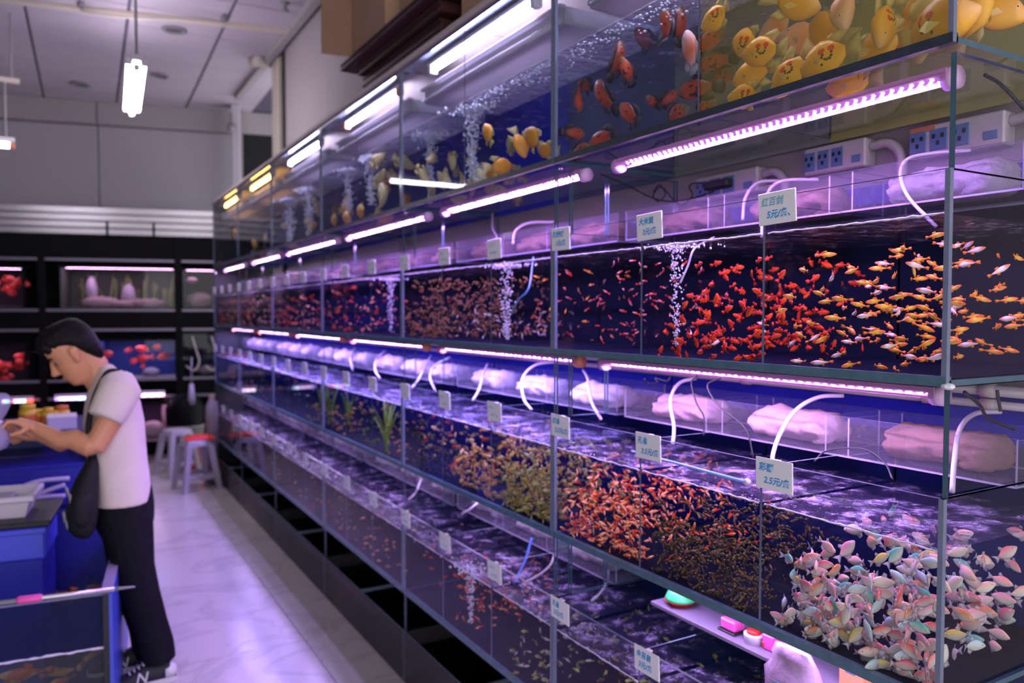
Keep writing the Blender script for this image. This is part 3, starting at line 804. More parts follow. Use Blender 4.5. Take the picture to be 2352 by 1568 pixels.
oscar = [(-0.30,0.075,0.075,0.02),(-0.20,0.12,0.13,0.05),(-0.05,0.19,0.20,0.095),(0.12,0.21,0.21,0.12),(0.28,0.17,0.17,0.12),(0.40,0.11,0.11,0.09),(0.47,0.06,0.06,0.05),(0.495,0.015,0.015,0.012)]
oscar_tail = [(-0.28,0.07),(-0.38,0.15),(-0.48,0.16),(-0.52,0.0),(-0.48,-0.16),(-0.38,-0.15),(-0.28,-0.07)]
oscar_d = [(0.18,0.19),(0.05,0.28),(-0.20,0.30),(-0.36,0.26),(-0.34,0.15),(-0.22,0.11)]
oscar_a = [(-0.06,-0.19),(-0.20,-0.29),(-0.36,-0.25),(-0.34,-0.14),(-0.22,-0.12)]

F_or = fin_mat('fin_orange',(0.85,0.22,0.03),0.75); F_rd = fin_mat('fin_red',(0.55,0.03,0.01),0.85); F_wh = fin_mat('fin_white',(0.75,0.7,0.7),0.40)
F_ye = fin_mat('fin_yellow',(0.85,0.66,0.30),0.55); F_dk = fin_mat('fin_dark',(0.05,0.03,0.03),0.9); F_ol = fin_mat('fin_olive',(0.30,0.22,0.08),0.6)
E = [M_eye, M_pupil]
K = {}
K['swordtail'] = kind('swordtail', slim, [fish_mat('swordtail_skin', [(0.12,(0.80,0.12,0.005)),(0.38,(0.92,0.30,0.01)),(0.62,(1.0,0.52,0.06)),(0.80,(0.95,0.16,0.005)),(1.0,(0.85,0.08,0.003))], belly=(1.0,0.62,0.16)), F_or]+E, tail=slim_tail, dorsal=slim_d, anal=slim_a)
K['swordtail_white'] = kind('swordtail', slim, [fish_mat('swordtail_skin_white', [(0.12,(0.8,0.15,0.03)),(0.40,(0.9,0.55,0.45)),(0.68,(0.95,0.85,0.80)),(0.85,(0.9,0.2,0.04)),(1.0,(0.8,0.1,0.02))], belly=(0.95,0.85,0.8)), F_or]+E, tail=slim_tail, dorsal=slim_d, anal=slim_a)
K['platy'] = kind('platy', plump, [fish_mat('platy_skin', [(0.15,(0.45,0.015,0.005)),(0.6,(0.62,0.03,0.008)),(1.0,(0.75,0.07,0.01))], belly=(0.75,0.12,0.02), rnd=0.4), F_rd]+E, tail=plump_tail, dorsal=plump_d, anal=plump_a)
K['guppy'] = kind('guppy', slim, [fish_mat('guppy_skin', [(0.1,(0.6,0.04,0.02)),(0.5,(0.6,0.08,0.05)),(1.0,(0.7,0.35,0.3))], palette=[(0.6,0.05,0.03),(0.75,0.6,0.55),(0.55,0.1,0.02),(0.3,0.3,0.35)], rnd=0.3), F_rd]+E, tail=plump_tail, dorsal=slim_d)
K['tetra'] = kind('tetra', disc, [fish_mat('tetra_skin', [(0.1,(0.42,0.36,0.33)),(0.6,(0.64,0.58,0.53)),(0.85,(0.66,0.58,0.50)),(1.0,(0.55,0.38,0.32))], palette=[(0.85,0.16,0.20),(0.85,0.28,0.08),(0.80,0.60,0.10),(0.12,0.55,0.40),(0.55,0.75,0.75),(0.80,0.30,0.38),(0.85,0.62,0.50),(0.80,0.12,0.10),(0.60,0.55,0.50),(0.80,0.24,0.20),(0.75,0.40,0.30)], rnd=0.2, rough=0.22, prange=(-0.10,0.15)), F_wh]+E, tail=disc_tail, dorsal=disc_d, anal=disc_a, eye=(0.33,0.04,0.034))
K['barb'] = kind('barb', slim, [fish_mat('barb_skin', [(0.1,(0.55,0.03,0.01)),(0.40,(0.70,0.07,0.01)),(0.66,(0.88,0.16,0.02)),(0.85,(0.92,0.42,0.16)),(1.0,(0.9,0.42,0.2))], rnd=0.25), F_rd]+E, tail=slim_tail, dorsal=slim_d)
K['molly'] = kind('molly', slim, [fish_mat('molly_skin', [(0.1,(0.05,0.025,0.005)),(0.6,(0.08,0.04,0.01)),(1.0,(0.14,0.08,0.02))], palette=[(0.045,0.022,0.006),(0.22,0.035,0.006),(0.26,0.16,0.015),(0.05,0.028,0.01),(0.12,0.05,0.01),(0.30,0.24,0.08),(0.035,0.022,0.01),(0.05,0.03,0.01)], rnd=0.4), F_ol]+E, tail=slim_tail, dorsal=slim_d)
K['gold'] = kind('gold_barb', plump, [fish_mat('gold_skin', [(0.1,(0.45,0.22,0.04)),(0.6,(0.60,0.34,0.08)),(1.0,(0.7,0.45,0.18))], palette=[(0.62,0.28,0.06),(0.60,0.40,0.12),(0.70,0.48,0.22),(0.5,0.16,0.03)], rnd=0.3), F_ol]+E, tail=plump_tail, dorsal=plump_d)
K['green'] = kind('green_barb', plump, [fish_mat('green_skin', [(0.1,(0.22,0.22,0.06)),(0.6,(0.34,0.34,0.10)),(1.0,(0.45,0.45,0.2))], palette=[(0.18,0.20,0.03),(0.26,0.24,0.05),(0.40,0.40,0.18),(0.09,0.11,0.03),(0.32,0.24,0.05)], rnd=0.35), F_ol]+E, tail=plump_tail, dorsal=plump_d)
K['brown'] = kind('brown_tetra', plump, [fish_mat('brown_skin', [(0.1,(0.09,0.026,0.008)),(0.6,(0.15,0.045,0.012)),(1.0,(0.22,0.09,0.035))], rnd=0.5), F_ol]+E, tail=plump_tail, dorsal=plump_d)
K['pale'] = kind('pale_tetra', slim, [fish_mat('pale_skin', [(0.1,(0.35,0.28,0.22)),(0.6,(0.55,0.48,0.40)),(1.0,(0.6,0.5,0.42))], rnd=0.4), F_wh]+E, tail=slim_tail, dorsal=slim_d)
ysk = [(0.1,(0.80,0.36,0.02)),(0.5,(0.88,0.40,0.02)),(0.75,(0.92,0.42,0.06)),(0.92,(0.92,0.50,0.20)),(1.0,(0.9,0.5,0.26))]
K['parrot_marked'] = kind('parrot_fish', parrot, [fish_mat('parrot_skin_marked', ysk, belly=(0.92,0.46,0.05), marks=True, rnd=0.08), F_ye]+E, tail=parrot_tail, dorsal=parrot_d, anal=parrot_a, pect=parrot_p, n=14, eye=(0.30,0.075,0.030))
K['parrot'] = kind('parrot_fish', parrot, [fish_mat('parrot_skin', ysk, belly=(0.92,0.46,0.05), rnd=0.15), F_ye]+E, tail=parrot_tail, dorsal=parrot_d, anal=parrot_a, pect=parrot_p, n=14, eye=(0.30,0.075,0.030))
K['parrot_pink'] = kind('parrot_fish', parrot, [fish_mat('parrot_skin_pink', [(0.1,(0.85,0.6,0.5)),(0.45,(0.88,0.30,0.10)),(1.0,(0.9,0.6,0.5))], rnd=0.1), F_wh]+E, tail=parrot_tail, dorsal=parrot_d, anal=parrot_a, pect=parrot_p, n=14, eye=(0.30,0.075,0.030))
K['oscar'] = kind('oscar_fish', oscar, [fish_mat('oscar_skin', [(0.1,(0.10,0.02,0.01)),(0.40,(0.42,0.05,0.01)),(0.72,(0.55,0.08,0.02)),(0.86,(0.25,0.10,0.03)),(1.0,(0.16,0.13,0.06))], back=(0.025,0.025,0.02), spots=(9.0,0.58,(0.05,0.015,0.01)), rnd=0.25), F_dk]+E, tail=oscar_tail, dorsal=oscar_d, anal=oscar_a, n=12, eye=(0.36,0.05,0.026))
K['oscar_pale'] = kind('oscar_fish', oscar, [fish_mat('oscar_skin_pale', [(0.1,(0.75,0.45,0.38)),(0.45,(0.75,0.16,0.05)),(0.8,(0.80,0.45,0.35)),(1.0,(0.85,0.7,0.6))], rnd=0.1), F_wh]+E, tail=oscar_tail, dorsal=oscar_d, anal=oscar_a, n=12, eye=(0.36,0.05,0.026))
K['leaf'] = kind('leaf_fish', parrot, [fish_mat('leaf_skin', [(0.1,(0.70,0.30,0.05)),(0.5,(0.80,0.32,0.04)),(1.0,(0.75,0.35,0.10))], rnd=0.25), F_ye]+E, tail=parrot_tail, dorsal=parrot_d, anal=parrot_a, n=10)
K['cream'] = kind('cream_fish', oscar, [fish_mat('cream_skin', [(0.1,(0.45,0.36,0.16)),(0.5,(0.50,0.42,0.20)),(1.0,(0.5,0.38,0.2))], rnd=0.3), F_ye]+E, tail=oscar_tail, dorsal=oscar_d, anal=oscar_a, n=10)

def orient(o, yaw, pitch, roll_=0.0):
    o.rotation_euler = (Matrix.Rotation(yaw,3,'Z') @ Matrix.Rotation(-pitch,3,'Y') @ Matrix.Rotation(roll_,3,'X')).to_euler()
def put_fish(kd, name, pos, L_, yaw, pitch, label, cat, group, rr):
    o = link(name, rr.choice(K[kd]), None, pos); o.scale = (L_,)*3; orient(o, yaw, pitch); tag(o, label, cat, group); return o
def comp(row,k,i):
    nc = 2 if row==1 else 3; cw = (W-0.006)/nc
    y = Y0+k*W+i*cw
    return y+0.02, y+cw-0.02
# heading +90deg yaw = towards far end (left in view), -90deg = towards the near corner
def shoal(row,k,i,kinds,n,size,seed,label,cat,group,name,zlo=0.0,zhi=1.0,xb=1.0,ylo=0.0,yhi=1.0,wild=0.45,pw=0.35,zb=1.0,gap=0.45,lefty=0.5,ff=0.0):
    rr = random.Random(seed); y0,y1 = comp(row,k,i); z0 = ZB[row]+0.03; z1 = ZB[row]+WL[row]-0.018
    placed = []; tries = 0
    while len(placed) < n and tries < n*30:
        tries += 1
        s = rr.uniform(*size)
        x = A+0.018+s*0.28+(D-0.075-s*0.5)*rr.random()**xb
        ylo_, yhi_ = y0+(y1-y0)*ylo+s*0.3, y0+(y1-y0)*yhi-s*0.3
        if ff and rr.random() < ff: x = A+0.013+s*0.14+0.05*rr.random()
        low = x < A+0.085 and ff
        p = Vector((x, rr.uniform(ylo_,yhi_), ZB[row]+0.016+s*0.14+(WL[row]*0.55)*rr.random()**1.5)) if low else Vector((x, rr.uniform(ylo_,yhi_), z0+s*0.15+(z1-z0-s*0.25)*(zlo+(zhi-zlo)*rr.random()**zb)))
        if any((p-q).length < gap*(s+t_) for q,t_ in placed[-160:]): continue
        placed.append((p,s))
        yaw = (math.pi/2 if rr.random() < lefty else -math.pi/2)+rr.gauss(0,wild)
        fz, fy = (p.z-z0)/(z1-z0), (p.y-y0)/(y1-y0)
        pt = rr.gauss(0,pw)
        lab = '%s, %s, %s, %s, facing %s, %s' % (label, 'low down' if fz < 0.33 else ('mid-height' if fz < 0.67 else 'high up'), 'near third' if fy < 0.33 else ('middle third' if fy < 0.67 else 'far third'), 'at front' if x < A+0.14 else ('at back' if x > A+0.30 else 'halfway back'), 'away' if math.sin(yaw) > 0 else 'near', 'nose up' if pt > 0.15 else ('nose down' if pt < -0.15 else 'level'))
        put_fish(rr.choice(kinds), name, p, s, yaw, pt, lab, cat, group, rr)
    return len(placed)

# --- top row, near corner: yellow parrot fish, pinned where they swim
def pin(px,py,off,L_,kd,yaw,pitch,name,label,cat,group,seed):
    p = at_x(px,py,A+off); return put_fish(kd,name,p,L_,R(yaw),R(pitch),label,cat,group,random.Random(seed))
yl = [ # px, py, depth behind the glass, length, kind, yaw, pitch, label
 (1650,38,0.04,0.086,'parrot_marked',95,-12,'yellow parrot fish with painted red flowers, beside the oscars divider'),
 (1755,118,0.05,0.100,'parrot_marked',92,8,'yellow marked parrot fish with pale face, above two others'),
 (1716,100,0.11,0.100,'parrot_marked',75,25,'yellow marked parrot fish half hidden behind a paler one'),
 (1818,166,0.035,0.104,'parrot_marked',90,-38,'yellow marked parrot fish nosing down at the tank bottom'),
 (1905,132,0.04,0.112,'parrot_marked',92,-8,'largest yellow marked parrot fish, in the middle of the shoal'),
 (1893,72,0.14,0.115,'parrot',60,35,'dim orange parrot fish behind the largest marked one'),
 (1828,8,0.06,0.100,'parrot',-80,-25,'orange parrot fish cut by the top edge of view'),
 (1930,8,0.05,0.100,'parrot_pink',-110,-70,'pinkish white parrot fish diving at the water surface'),
 (2034,48,0.06,0.092,'parrot_marked',180,-70,'orange parrot fish hanging head down in clear water'),
 (2140,60,0.045,0.135,'parrot_marked',-85,5,'big pale-faced yellow parrot fish at the glass corner'),
 (1728,168,0.09,0.092,'parrot',95,-10,'orange parrot fish facing the oscars near the bottom'),
 (1716,222,0.06,0.085,'parrot_marked',100,10,'small marked parrot fish lowest beside the oscars divider'),
 (2000,118,0.10,0.105,'parrot',-95,10,'yellow parrot fish with dark fin edge behind the largest'),
 (2082,66,0.12,0.110,'parrot',-70,-40,'dim yellow parrot fish behind the pale-faced one'),
 (1960,190,0.16,0.10,'parrot',100,0,'dim yellow parrot fish low behind the shoal'),
 (1850,90,0.20,0.11,'parrot_pink',110,20,'blurred pink orange parrot fish at the back of the tank'),
 (1790,60,0.22,0.10,'parrot_pink',100,-20,'hazy pink parrot fish high at the back of the tank'),
 (2120,10,0.10,0.10,'parrot',-90,30,'yellow parrot fish over the pale-faced one'),
 (2230,40,0.14,0.105,'parrot',-100,60,'yellow parrot fish beyond the glass corner, rising'),
 (2280,25,0.20,0.10,'parrot',-60,-20,'dim yellow parrot fish furthest beyond the glass corner')]
for q,(px,py,off,L_,kd,yaw,pit,lab) in enumerate(yl): pin(px,py,off,L_*1.22,kd,yaw,pit,'parrot_fish',lab,'fish','yellow parrot fish in the top tank',q)
ol = [(1532,63,0.05,0.092,'oscar',95,78),(1561,60,0.09,0.095,'oscar',10,82),(1421,138,0.06,0.100,'oscar',20,80),(1441,162,0.05,0.072,'oscar',150,65),(1586,118,0.04,0.105,'oscar_pale',80,72),
 (1624,95,0.10,0.10,'oscar',-80,20),(1326,223,0.08,0.085,'oscar',30,-60),(1345,196,0.14,0.08,'oscar',90,25),(1383,220,0.05,0.110,'oscar',75,58),(1446,262,0.05,0.100,'oscar',85,40),
 (1498,233,0.12,0.06,'oscar',200,10),(1537,225,0.15,0.065,'oscar',-20,40),(1597,203,0.045,0.105,'oscar',90,2),(1548,263,0.04,0.092,'oscar',-85,8),(1612,252,0.08,0.09,'oscar',-90,10),
 (1320,305,0.05,0.075,'oscar',10,0),(1384,318,0.05,0.105,'oscar',92,-5),(1333,346,0.035,0.09,'oscar',-85,5),(1640,140,0.20,0.10,'oscar',90,0),(1652,178,0.22,0.10,'oscar',-90,0),(1480,90,0.26,0.1,'oscar',100,50)]
ow = ['upright dark oscar fish nearest the bubbles under the water surface','thin upright oscar fish seen edge-on by the divider top','upright long oscar fish in the middle of the grey tank','small upright oscar fish beside a longer one','pale pink and orange oscar fish standing upright by the divider',
 'dark oscar fish just past the divider top','dark oscar fish nosing down at the far side','dark oscar fish touching a red one, far side','red oscar fish slanting nose up, far side','red oscar fish with pale snout, slanting, lower middle',
 'small oscar fish seen head-on near the bottom middle','small brownish oscar fish above the bottom pair','large dark-backed red oscar fish beside the divider','red oscar fish facing the divider at the bottom','red oscar fish touching the divider foot',
 'oscar fish seen head-on in the far bottom corner','large red oscar fish resting at the tank bottom, far side','lowest red oscar fish at the far bottom edge','dim oscar fish seen through the divider','dim oscar fish lower behind the divider','faint oscar fish far back in the grey water']
for q,(px,py,off,L_,kd,yaw,pit) in enumerate(ol): pin(px,py,off,L_*1.12,kd,yaw,pit,'oscar_fish',ow[q],'fish','oscar fish in the top tank',q+50)
# --- top row, second section
for q,(px,py,off,L_,kd,yaw,pit,lab) in enumerate([(1122,308,0.06,0.10,'leaf',90,60,'orange leaf-shaped fish beside the tall bubble column'),(1225,318,0.05,0.12,'leaf',90,40,'largest orange leaf-shaped fish near the section joint'),(1196,326,0.07,0.11,'leaf',0,-70,'orange fish hanging head down beside the largest'),
  (1150,382,0.06,0.11,'leaf',10,10,'orange leaf fish low at the tank bottom'),(1253,345,0.05,0.09,'leaf',80,10,'orange leaf fish touching the section joint'),(1128,395,0.09,0.09,'leaf',-80,0,'dim orange fish behind the lowest one'),(882,455,0.06,0.20,'cream',80,55,'big tan fish slanting upwards in the top tank'),
  (830,485,0.06,0.13,'leaf',80,10,'orange fish on the shoal edge beside the big tan one'),(800,498,0.05,0.12,'leaf',95,0,'orange fish lowest of the far orange shoal'),(770,505,0.06,0.12,'leaf',90,10,'orange fish at the far end of the orange shoal'),(790,480,0.10,0.12,'leaf',-80,10,'orange fish in the middle of the orange shoal')]):
    pin(px,py,off,L_,kd,yaw,pit,'leaf_fish' if kd=='leaf' else 'tan_fish',lab,'fish','orange fish in the second top tank',q+90)
shoal(1,1,1,['cream'],22,(0.07,0.10),3,'tan fish in second top tank','fish','tan fish crowd','tan_fish',zhi=0.7,zb=1.6,wild=0.9,pw=0.7,gap=0.4)
# --- second row
shoal(2,0,0,['swordtail','swordtail','swordtail','swordtail_white'],140,(0.034,0.046),11,'orange swordtail in dark corner tank','fish','orange swordtails','swordtail',xb=1.15,wild=0.6,pw=0.25,lefty=0.62,ff=0.15)
shoal(2,0,1,['platy'],170,(0.026,0.038),12,'deep red platy beside the swordtails','fish','red platies','platy',zb=1.35,xb=0.9,wild=0.8,pw=0.6,ylo=0.0,yhi=0.93,gap=0.34,ff=0.2)
shoal(2,0,1,['swordtail_white'],8,(0.03,0.04),13,'white-orange fish among the platies','fish','pale fish among the platies','swordtail',zhi=0.3,wild=0.9,pw=0.5)
shoal(2,0,2,['guppy'],90,(0.016,0.026),14,'tiny guppy beyond the red platies','fish','guppies by the joint','guppy',xb=1.0,wild=0.9,pw=0.5)
shoal(2,1,0,['guppy','swordtail'],46,(0.018,0.03),15,'guppy beside the thick bubble column','fish','guppies beside the bubbles','guppy',wild=0.9,pw=0.5,yhi=0.7)
shoal(2,1,1,['brown','pale','pale'],90,(0.022,0.031),16,'pale tetra among the brown tetras','fish','pale brown tetras','pale_tetra',zhi=0.45,zb=1.3,wild=1.0,pw=0.7,gap=0.3)
shoal(2,1,1,['brown'],80,(0.020,0.029),17,'brown tetra above the pale ones','fish','brown tetras','brown_tetra',ylo=0.5,wild=1.0,pw=0.7,gap=0.3)
shoal(2,1,2,['brown'],190,(0.020,0.029),18,'brown tetra in the densest cloud','fish','brown tetras far compartment','brown_tetra',wild=1.0,pw=0.7,gap=0.28)
# --- third row
shoal(3,0,0,['tetra'],150,(0.046,0.058),21,'pastel tetra in the corner tank','fish','pastel tetras','pastel_tetra',zb=1.45,xb=1.25,wild=0.8,pw=0.5,gap=0.33,lefty=0.4,zhi=0.95,ff=0.12)
shoal(3,0,0,['tetra'],100,(0.042,0.054),22,'floor-level pastel tetra in corner tank','fish','pastel tetras at the floor','pastel_tetra',zhi=0.30,xb=1.3,wild=0.9,pw=0.4,gap=0.14,ff=0.85)
shoal(3,0,1,['molly'],290,(0.020,0.032),23,'olive fish beside the pastel tetras','fish','olive fish crowd','molly',xb=1.5,wild=1.0,pw=0.6,gap=0.20,zb=1.25,ff=0.35)
shoal(3,0,1,['barb'],60,(0.022,0.032),24,'orange fish among the olive ones','fish','orange fish in the olive crowd','orange_guppy',ylo=0.62,xb=1.2,wild=0.8,pw=0.6,gap=0.25)
shoal(3,0,2,['barb'],290,(0.024,0.036),25,'orange pale-headed barb by the joint','fish','orange red barbs','orange_barb',xb=1.5,wild=0.6,pw=0.55,gap=0.20,lefty=0.85,zb=1.2,ff=0.35)
shoal(3,1,0,['green'],230,(0.026,0.040),26,'green barb just past the joint','fish','yellow green barbs','green_barb',xb=1.2,wild=1.0,pw=0.6,gap=0.22,zb=1.1,ff=0.35)
shoal(3,1,1,['gold'],130,(0.028,0.042),27,'golden barb beyond the green ones','fish','golden barbs','gold_barb',xb=1.1,wild=1.0,pw=0.6,gap=0.24,ylo=0.0,yhi=0.9,ff=0.35)
shoal(3,1,2,['gold','green','platy'],60,(0.026,0.04),28,'mixed barb beyond the golden ones','fish','mixed small fish','mixed_barb',wild=1.0,pw=0.6,gap=0.3)
# --- lowest row
shoal(4,0,2,['molly','green'],60,(0.022,0.034),31,'olive fish below the orange barbs','fish','olive fish lowest row','olive_molly',wild=0.9,pw=0.5)
shoal(4,0,1,['molly','barb'],50,(0.022,0.034),32,'dim fish below the olive crowd','fish','dim fish lowest row','olive_molly',wild=0.9,pw=0.5)
shoal(4,0,0,['barb'],40,(0.022,0.034),33,'orange fish below the pastel tetras','fish','orange fish lowest row','orange_platy',wild=0.9,pw=0.5)
shoal(4,1,0,['green','pale'],110,(0.022,0.034),34,'pale green fish in lowest row','fish','pale green fish','pale_barb',wild=0.9,pw=0.5,yhi=0.75,gap=0.3,ff=0.3)
shoal(4,1,1,['barb'],150,(0.022,0.032),35,'ember tetra in the lowest row','fish','orange barbs lowest row','ember_tetra',ylo=0.35,wild=0.9,pw=0.5,gap=0.26)
shoal(4,1,2,['platy'],40,(0.022,0.032),36,'red platy in the lowest row','fish','red platies lowest row','red_platy',wild=0.9,pw=0.5)

# --- far sections: shoals too small and blurred to count
def far_shoal(row,k,i,kd,n,size,seed,label):
    rr = random.Random(seed); y0,y1 = comp(row,k,i); me = K[kd][0]
    V = np.empty(len(me.vertices)*3); me.vertices.foreach_get('co',V); V = V.reshape(-1,3)
    F = [tuple(p.vertices) for p in me.polygons]; MI = [p.material_index for p in me.polygons]
    mb = MB()
    for _ in range(n):
        s = rr.uniform(*size)
        M3 = Matrix.Rotation(rr.choice((1,-1))*math.pi/2+rr.gauss(0,0.7),3,'Z') @ Matrix.Rotation(rr.gauss(0,0.5),3,'Y')
        lowf = rr.random() < 0.4
        P = np.array((A+0.016+0.06*rr.random(), rr.uniform(y0,y1), ZB[row]+0.022+WL[row]*0.5*rr.random()**1.4)) if lowf and row>1 else np.array((A+0.025+(D-0.09)*rr.random()**1.2, rr.uniform(y0+0.01,y1-0.01), ZB[row]+0.035+(WL[row]-0.06)*rr.random()**1.2))
        mb.v.extend(map(tuple, (V*s) @ np.array(M3).T + P)); o = len(mb.v)-len(V)
        mb.f.extend(tuple(a+o for a in f_) for f_ in F); mb.m.extend(MI)
    o = mb.build('fish_shoal', list(me.materials), None, True, kind='stuff')
    tag(o, label, 'fish shoal', kind='stuff')
far = {2:[('guppy',20),('barb',60),('platy',40),('brown',10),('barb',60),('platy',50),('brown',70),('pale',40),('barb',60),('barb',60),('brown',50),('platy',40)],
       3:[('barb',50),('green',50),('gold',60),('green',60),('pale',10),('molly',20),('molly',20),('barb',10),('gold',20),('pale',20),('barb',20),('molly',20)],
       4:[('barb',30),('barb',30),('barb',20),('platy',30),('barb',20),('molly',20),('barb',20),('molly',20),('platy',20),('barb',20),('molly',20),('platy',20)]}
for (row,k,i,kd,n,sz,lab) in ((3,0,1,'molly',420,(0.020,0.032),'rest of the olive fish crowd beside the pastel tetras'),(3,0,2,'barb',330,(0.024,0.034),'rest of the orange barb crowd by the section joint'),(3,1,0,'green',260,(0.026,0.038),'rest of the green barb crowd past the joint'),(3,1,1,'gold',140,(0.028,0.04),'rest of the golden barb crowd past the joint'),(2,1,2,'brown',200,(0.020,0.029),'rest of the densest brown tetra cloud'),(3,1,2,'molly',160,(0.024,0.034),'dim olive fish crowd in the second section')):
    far_shoal(row,k,i,kd,n,sz,900+row*9+k*3+i,lab)
wn_ = {'guppy':'red and white','barb':'orange','platy':'red','brown':'brown','pale':'pale','green':'green','gold':'golden','molly':'olive'}
for row in (2,3,4):
    for q,(kd,n) in enumerate(far[row]):
        k, i = 2+q//3, q%3
        far_shoal(row,k,i,kd,n,(0.020,0.033),400+row*20+q,'blurred shoal of %s fish, %s compartment, %s, %s' % (wn_[kd],['near','middle','far'][i],ROWNAME[row],SECNAME[k].replace(' by the black shelves','')))
for k in (2,3,4,5):
    for i in (0,1):
        kd,n = [('cream',6),('leaf',7),('cream',5),('leaf',3),('cream',3),('oscar',4),('leaf',4),('cream',4)][(k-2)*2+i]
        far_shoal(1,k,i,kd,n,(0.09,0.14),500+k*2+i,'blurred shoal of %s fish, %s half of the top tank, %s' % ({'cream':'tan','leaf':'orange','oscar':'dark'}[kd],['near','far'][i],SECNAME[k].replace(' by the black shelves','')))

# --- bubble columns: strings of air bubbles rising, nobody could count them
M_bub = mat('bubble', (0.85,0.80,0.95), 0.12, spec=0.8)
def bubbles(px,row,i_,zlo,label,off=0.10,r=0.011,n=240,seed=0,top=True,size=(0.0010,0.0028)):
    rr = random.Random(seed); p = at_x(px,720,A+off); mb = MB()
    z0, z1 = ZB[row]+zlo, ZB[row]+WL[row]-0.002
    for q in range(n):
        f = rr.random(); z = z0+(z1-z0)*f; w = r*(0.5+0.9*f); s = rr.uniform(*size)
        mb.ball((p.x+rr.gauss(0,w*0.6), p.y+rr.gauss(0,w*0.6), min(z,z1-s)), s, n=6, m=4)
    if top:
        for q in range(n//2):
            s = rr.uniform(*size); mb.ball((p.x+rr.gauss(0,0.03), p.y+rr.gauss(0,0.045), z1+0.002-s*0.4+rr.uniform(-0.006,0.002)), s*1.3, n=6, m=4)
    o = mb.build('bubble_column', M_bub, None, True, kind='stuff'); tag(o, label, 'bubbles', kind='stuff')
bubbles(1553,2,1,0.04,'column of rising bubbles among the red platies',seed=1,off=0.05)
bubbles(1164,2,0,0.03,'thick column of rising bubbles past the section joint, second row',seed=2,r=0.016,n=320,off=0.06,size=(0.0015,0.0035))
bubbles(898,2,0,0.03,'faint bubble column in the third section, second row',seed=3,r=0.014,n=160,size=(0.002,0.004))
bubbles(1085,1,0,0.03,'tall bubble column beside the orange leaf fish',seed=4,r=0.02,n=380,off=0.08,size=(0.002,0.005))
bubbles(990,1,0,0.03,'tall bubble column among the tan fish',seed=5,r=0.02,n=320,off=0.12,size=(0.002,0.005))
bubbles(855,1,0,0.10,'bubble column in the third top tank',seed=6,r=0.025,n=240,off=0.08,size=(0.003,0.006))
bubbles(802,1,0,0.03,'bubble column over the far orange shoal',seed=7,r=0.02,n=240,off=0.08,size=(0.003,0.006))
bubbles(712,1,0,0.03,'bubble column in the fourth top tank',seed=8,r=0.025,n=240,off=0.08,size=(0.004,0.007))
bubbles(668,1,0,0.03,'farthest bright bubble column of the top row',seed=9,r=0.025,n=240,off=0.08,size=(0.004,0.007))
bubbles(1080,4,0,0.05,'bubble column beside the orange barbs, lowest row',seed=10,r=0.014,n=200,off=0.05,size=(0.0015,0.0035))

def specks(row,k,i,n,seed,label):
    rr = random.Random(seed); y0,y1 = comp(row,k,i); mb = MB()
    for q in range(n):
        s = rr.uniform(0.0014,0.0034); z = ZB[row]+WL[row]-0.004-0.05*rr.random()**2.2
        mb.ball((A+0.016+0.03*rr.random(), rr.uniform(y0,y1), z), s*1.6, s*1.6, s*0.8, 6, 4)
    tag(mb.build('surface_bubbles', M_bub, None, True, kind='stuff'), label, 'bubbles', kind='stuff')
specks(1,0,1,150,61,'scatter of bubbles under the water surface above the oscars')
specks(1,1,0,190,62,'scatter of bubbles under the surface over the orange leaf fish')
# ================================================================== FITTINGS OF THE RACK
# --- price signs: white plates hung on the rim of each compartment
M_sign = mat('sign_plate', (0.86,0.86,0.86), 0.4)
M_ink = mat('blue_ink', (0.05,0.33,0.66), 0.6)
M_ink2 = mat('blue_ink_pale', (0.25,0.46,0.58), 0.6)
sign_me = MB().bbox(-0.0035,0.0,0.0,0.096,0.0,0.066,0.0012).mesh('sign_plate', M_sign)
clip_me = MB().box(-0.003,0.012,0.040,0.056,0.060,0.064).mesh('hook', M_sign)
def glyph_mesh(txt, size, shear):
    cu = bpy.data.curves.new('lettering','FONT'); cu.body = txt; cu.size = size; cu.shear = shear; cu.extrude = 0.0003; cu.resolution_u = 2; cu.offset = 0.0004
    o = bpy.data.objects.new('lettering',cu); COL.objects.link(o)
    bpy.context.view_layer.update()
    me = bpy.data.meshes.new_from_object(o.evaluated_get(bpy.context.evaluated_depsgraph_get()))
    bpy.data.objects.remove(o); return me
def scrawl(seed, n, w, h):
    """blurred handwriting of the far signs: a few pen strokes"""
    rr = random.Random(seed); mb = MB()
    for q in range(n):
        x = w*(q+0.5)/n
        for _ in range(3):
            a = (x+rr.uniform(-0.4,0.4)*w/n, h*rr.uniform(0.1,0.9)); b_ = (x+rr.uniform(-0.4,0.4)*w/n, h*rr.uniform(0.1,0.9))
            mb.tube([(a[0],a[1],0),(b_[0],b_[1],0)],0.0009,4)
    return mb.mesh('lettering', M_ink)
scr = [(scrawl(s,3,0.04,0.013), scrawl(s+50,4,0.05,0.013)) for s in range(5)]
TXT = {(2,0,0):('红百剑','5元/条、'),(2,0,1):('大米黄','3元/条'),(3,0,0):('彩群','2.5元/条'),(3,0,1):('孔雀','3.5元/条'),(3,0,2):('红雀','2.5元/条'),(2,0,2):('红绿灯','1元/条'),(4,0,1):('金苔鼠','3元/条'),(4,0,2):('孔雀','2元/条')}
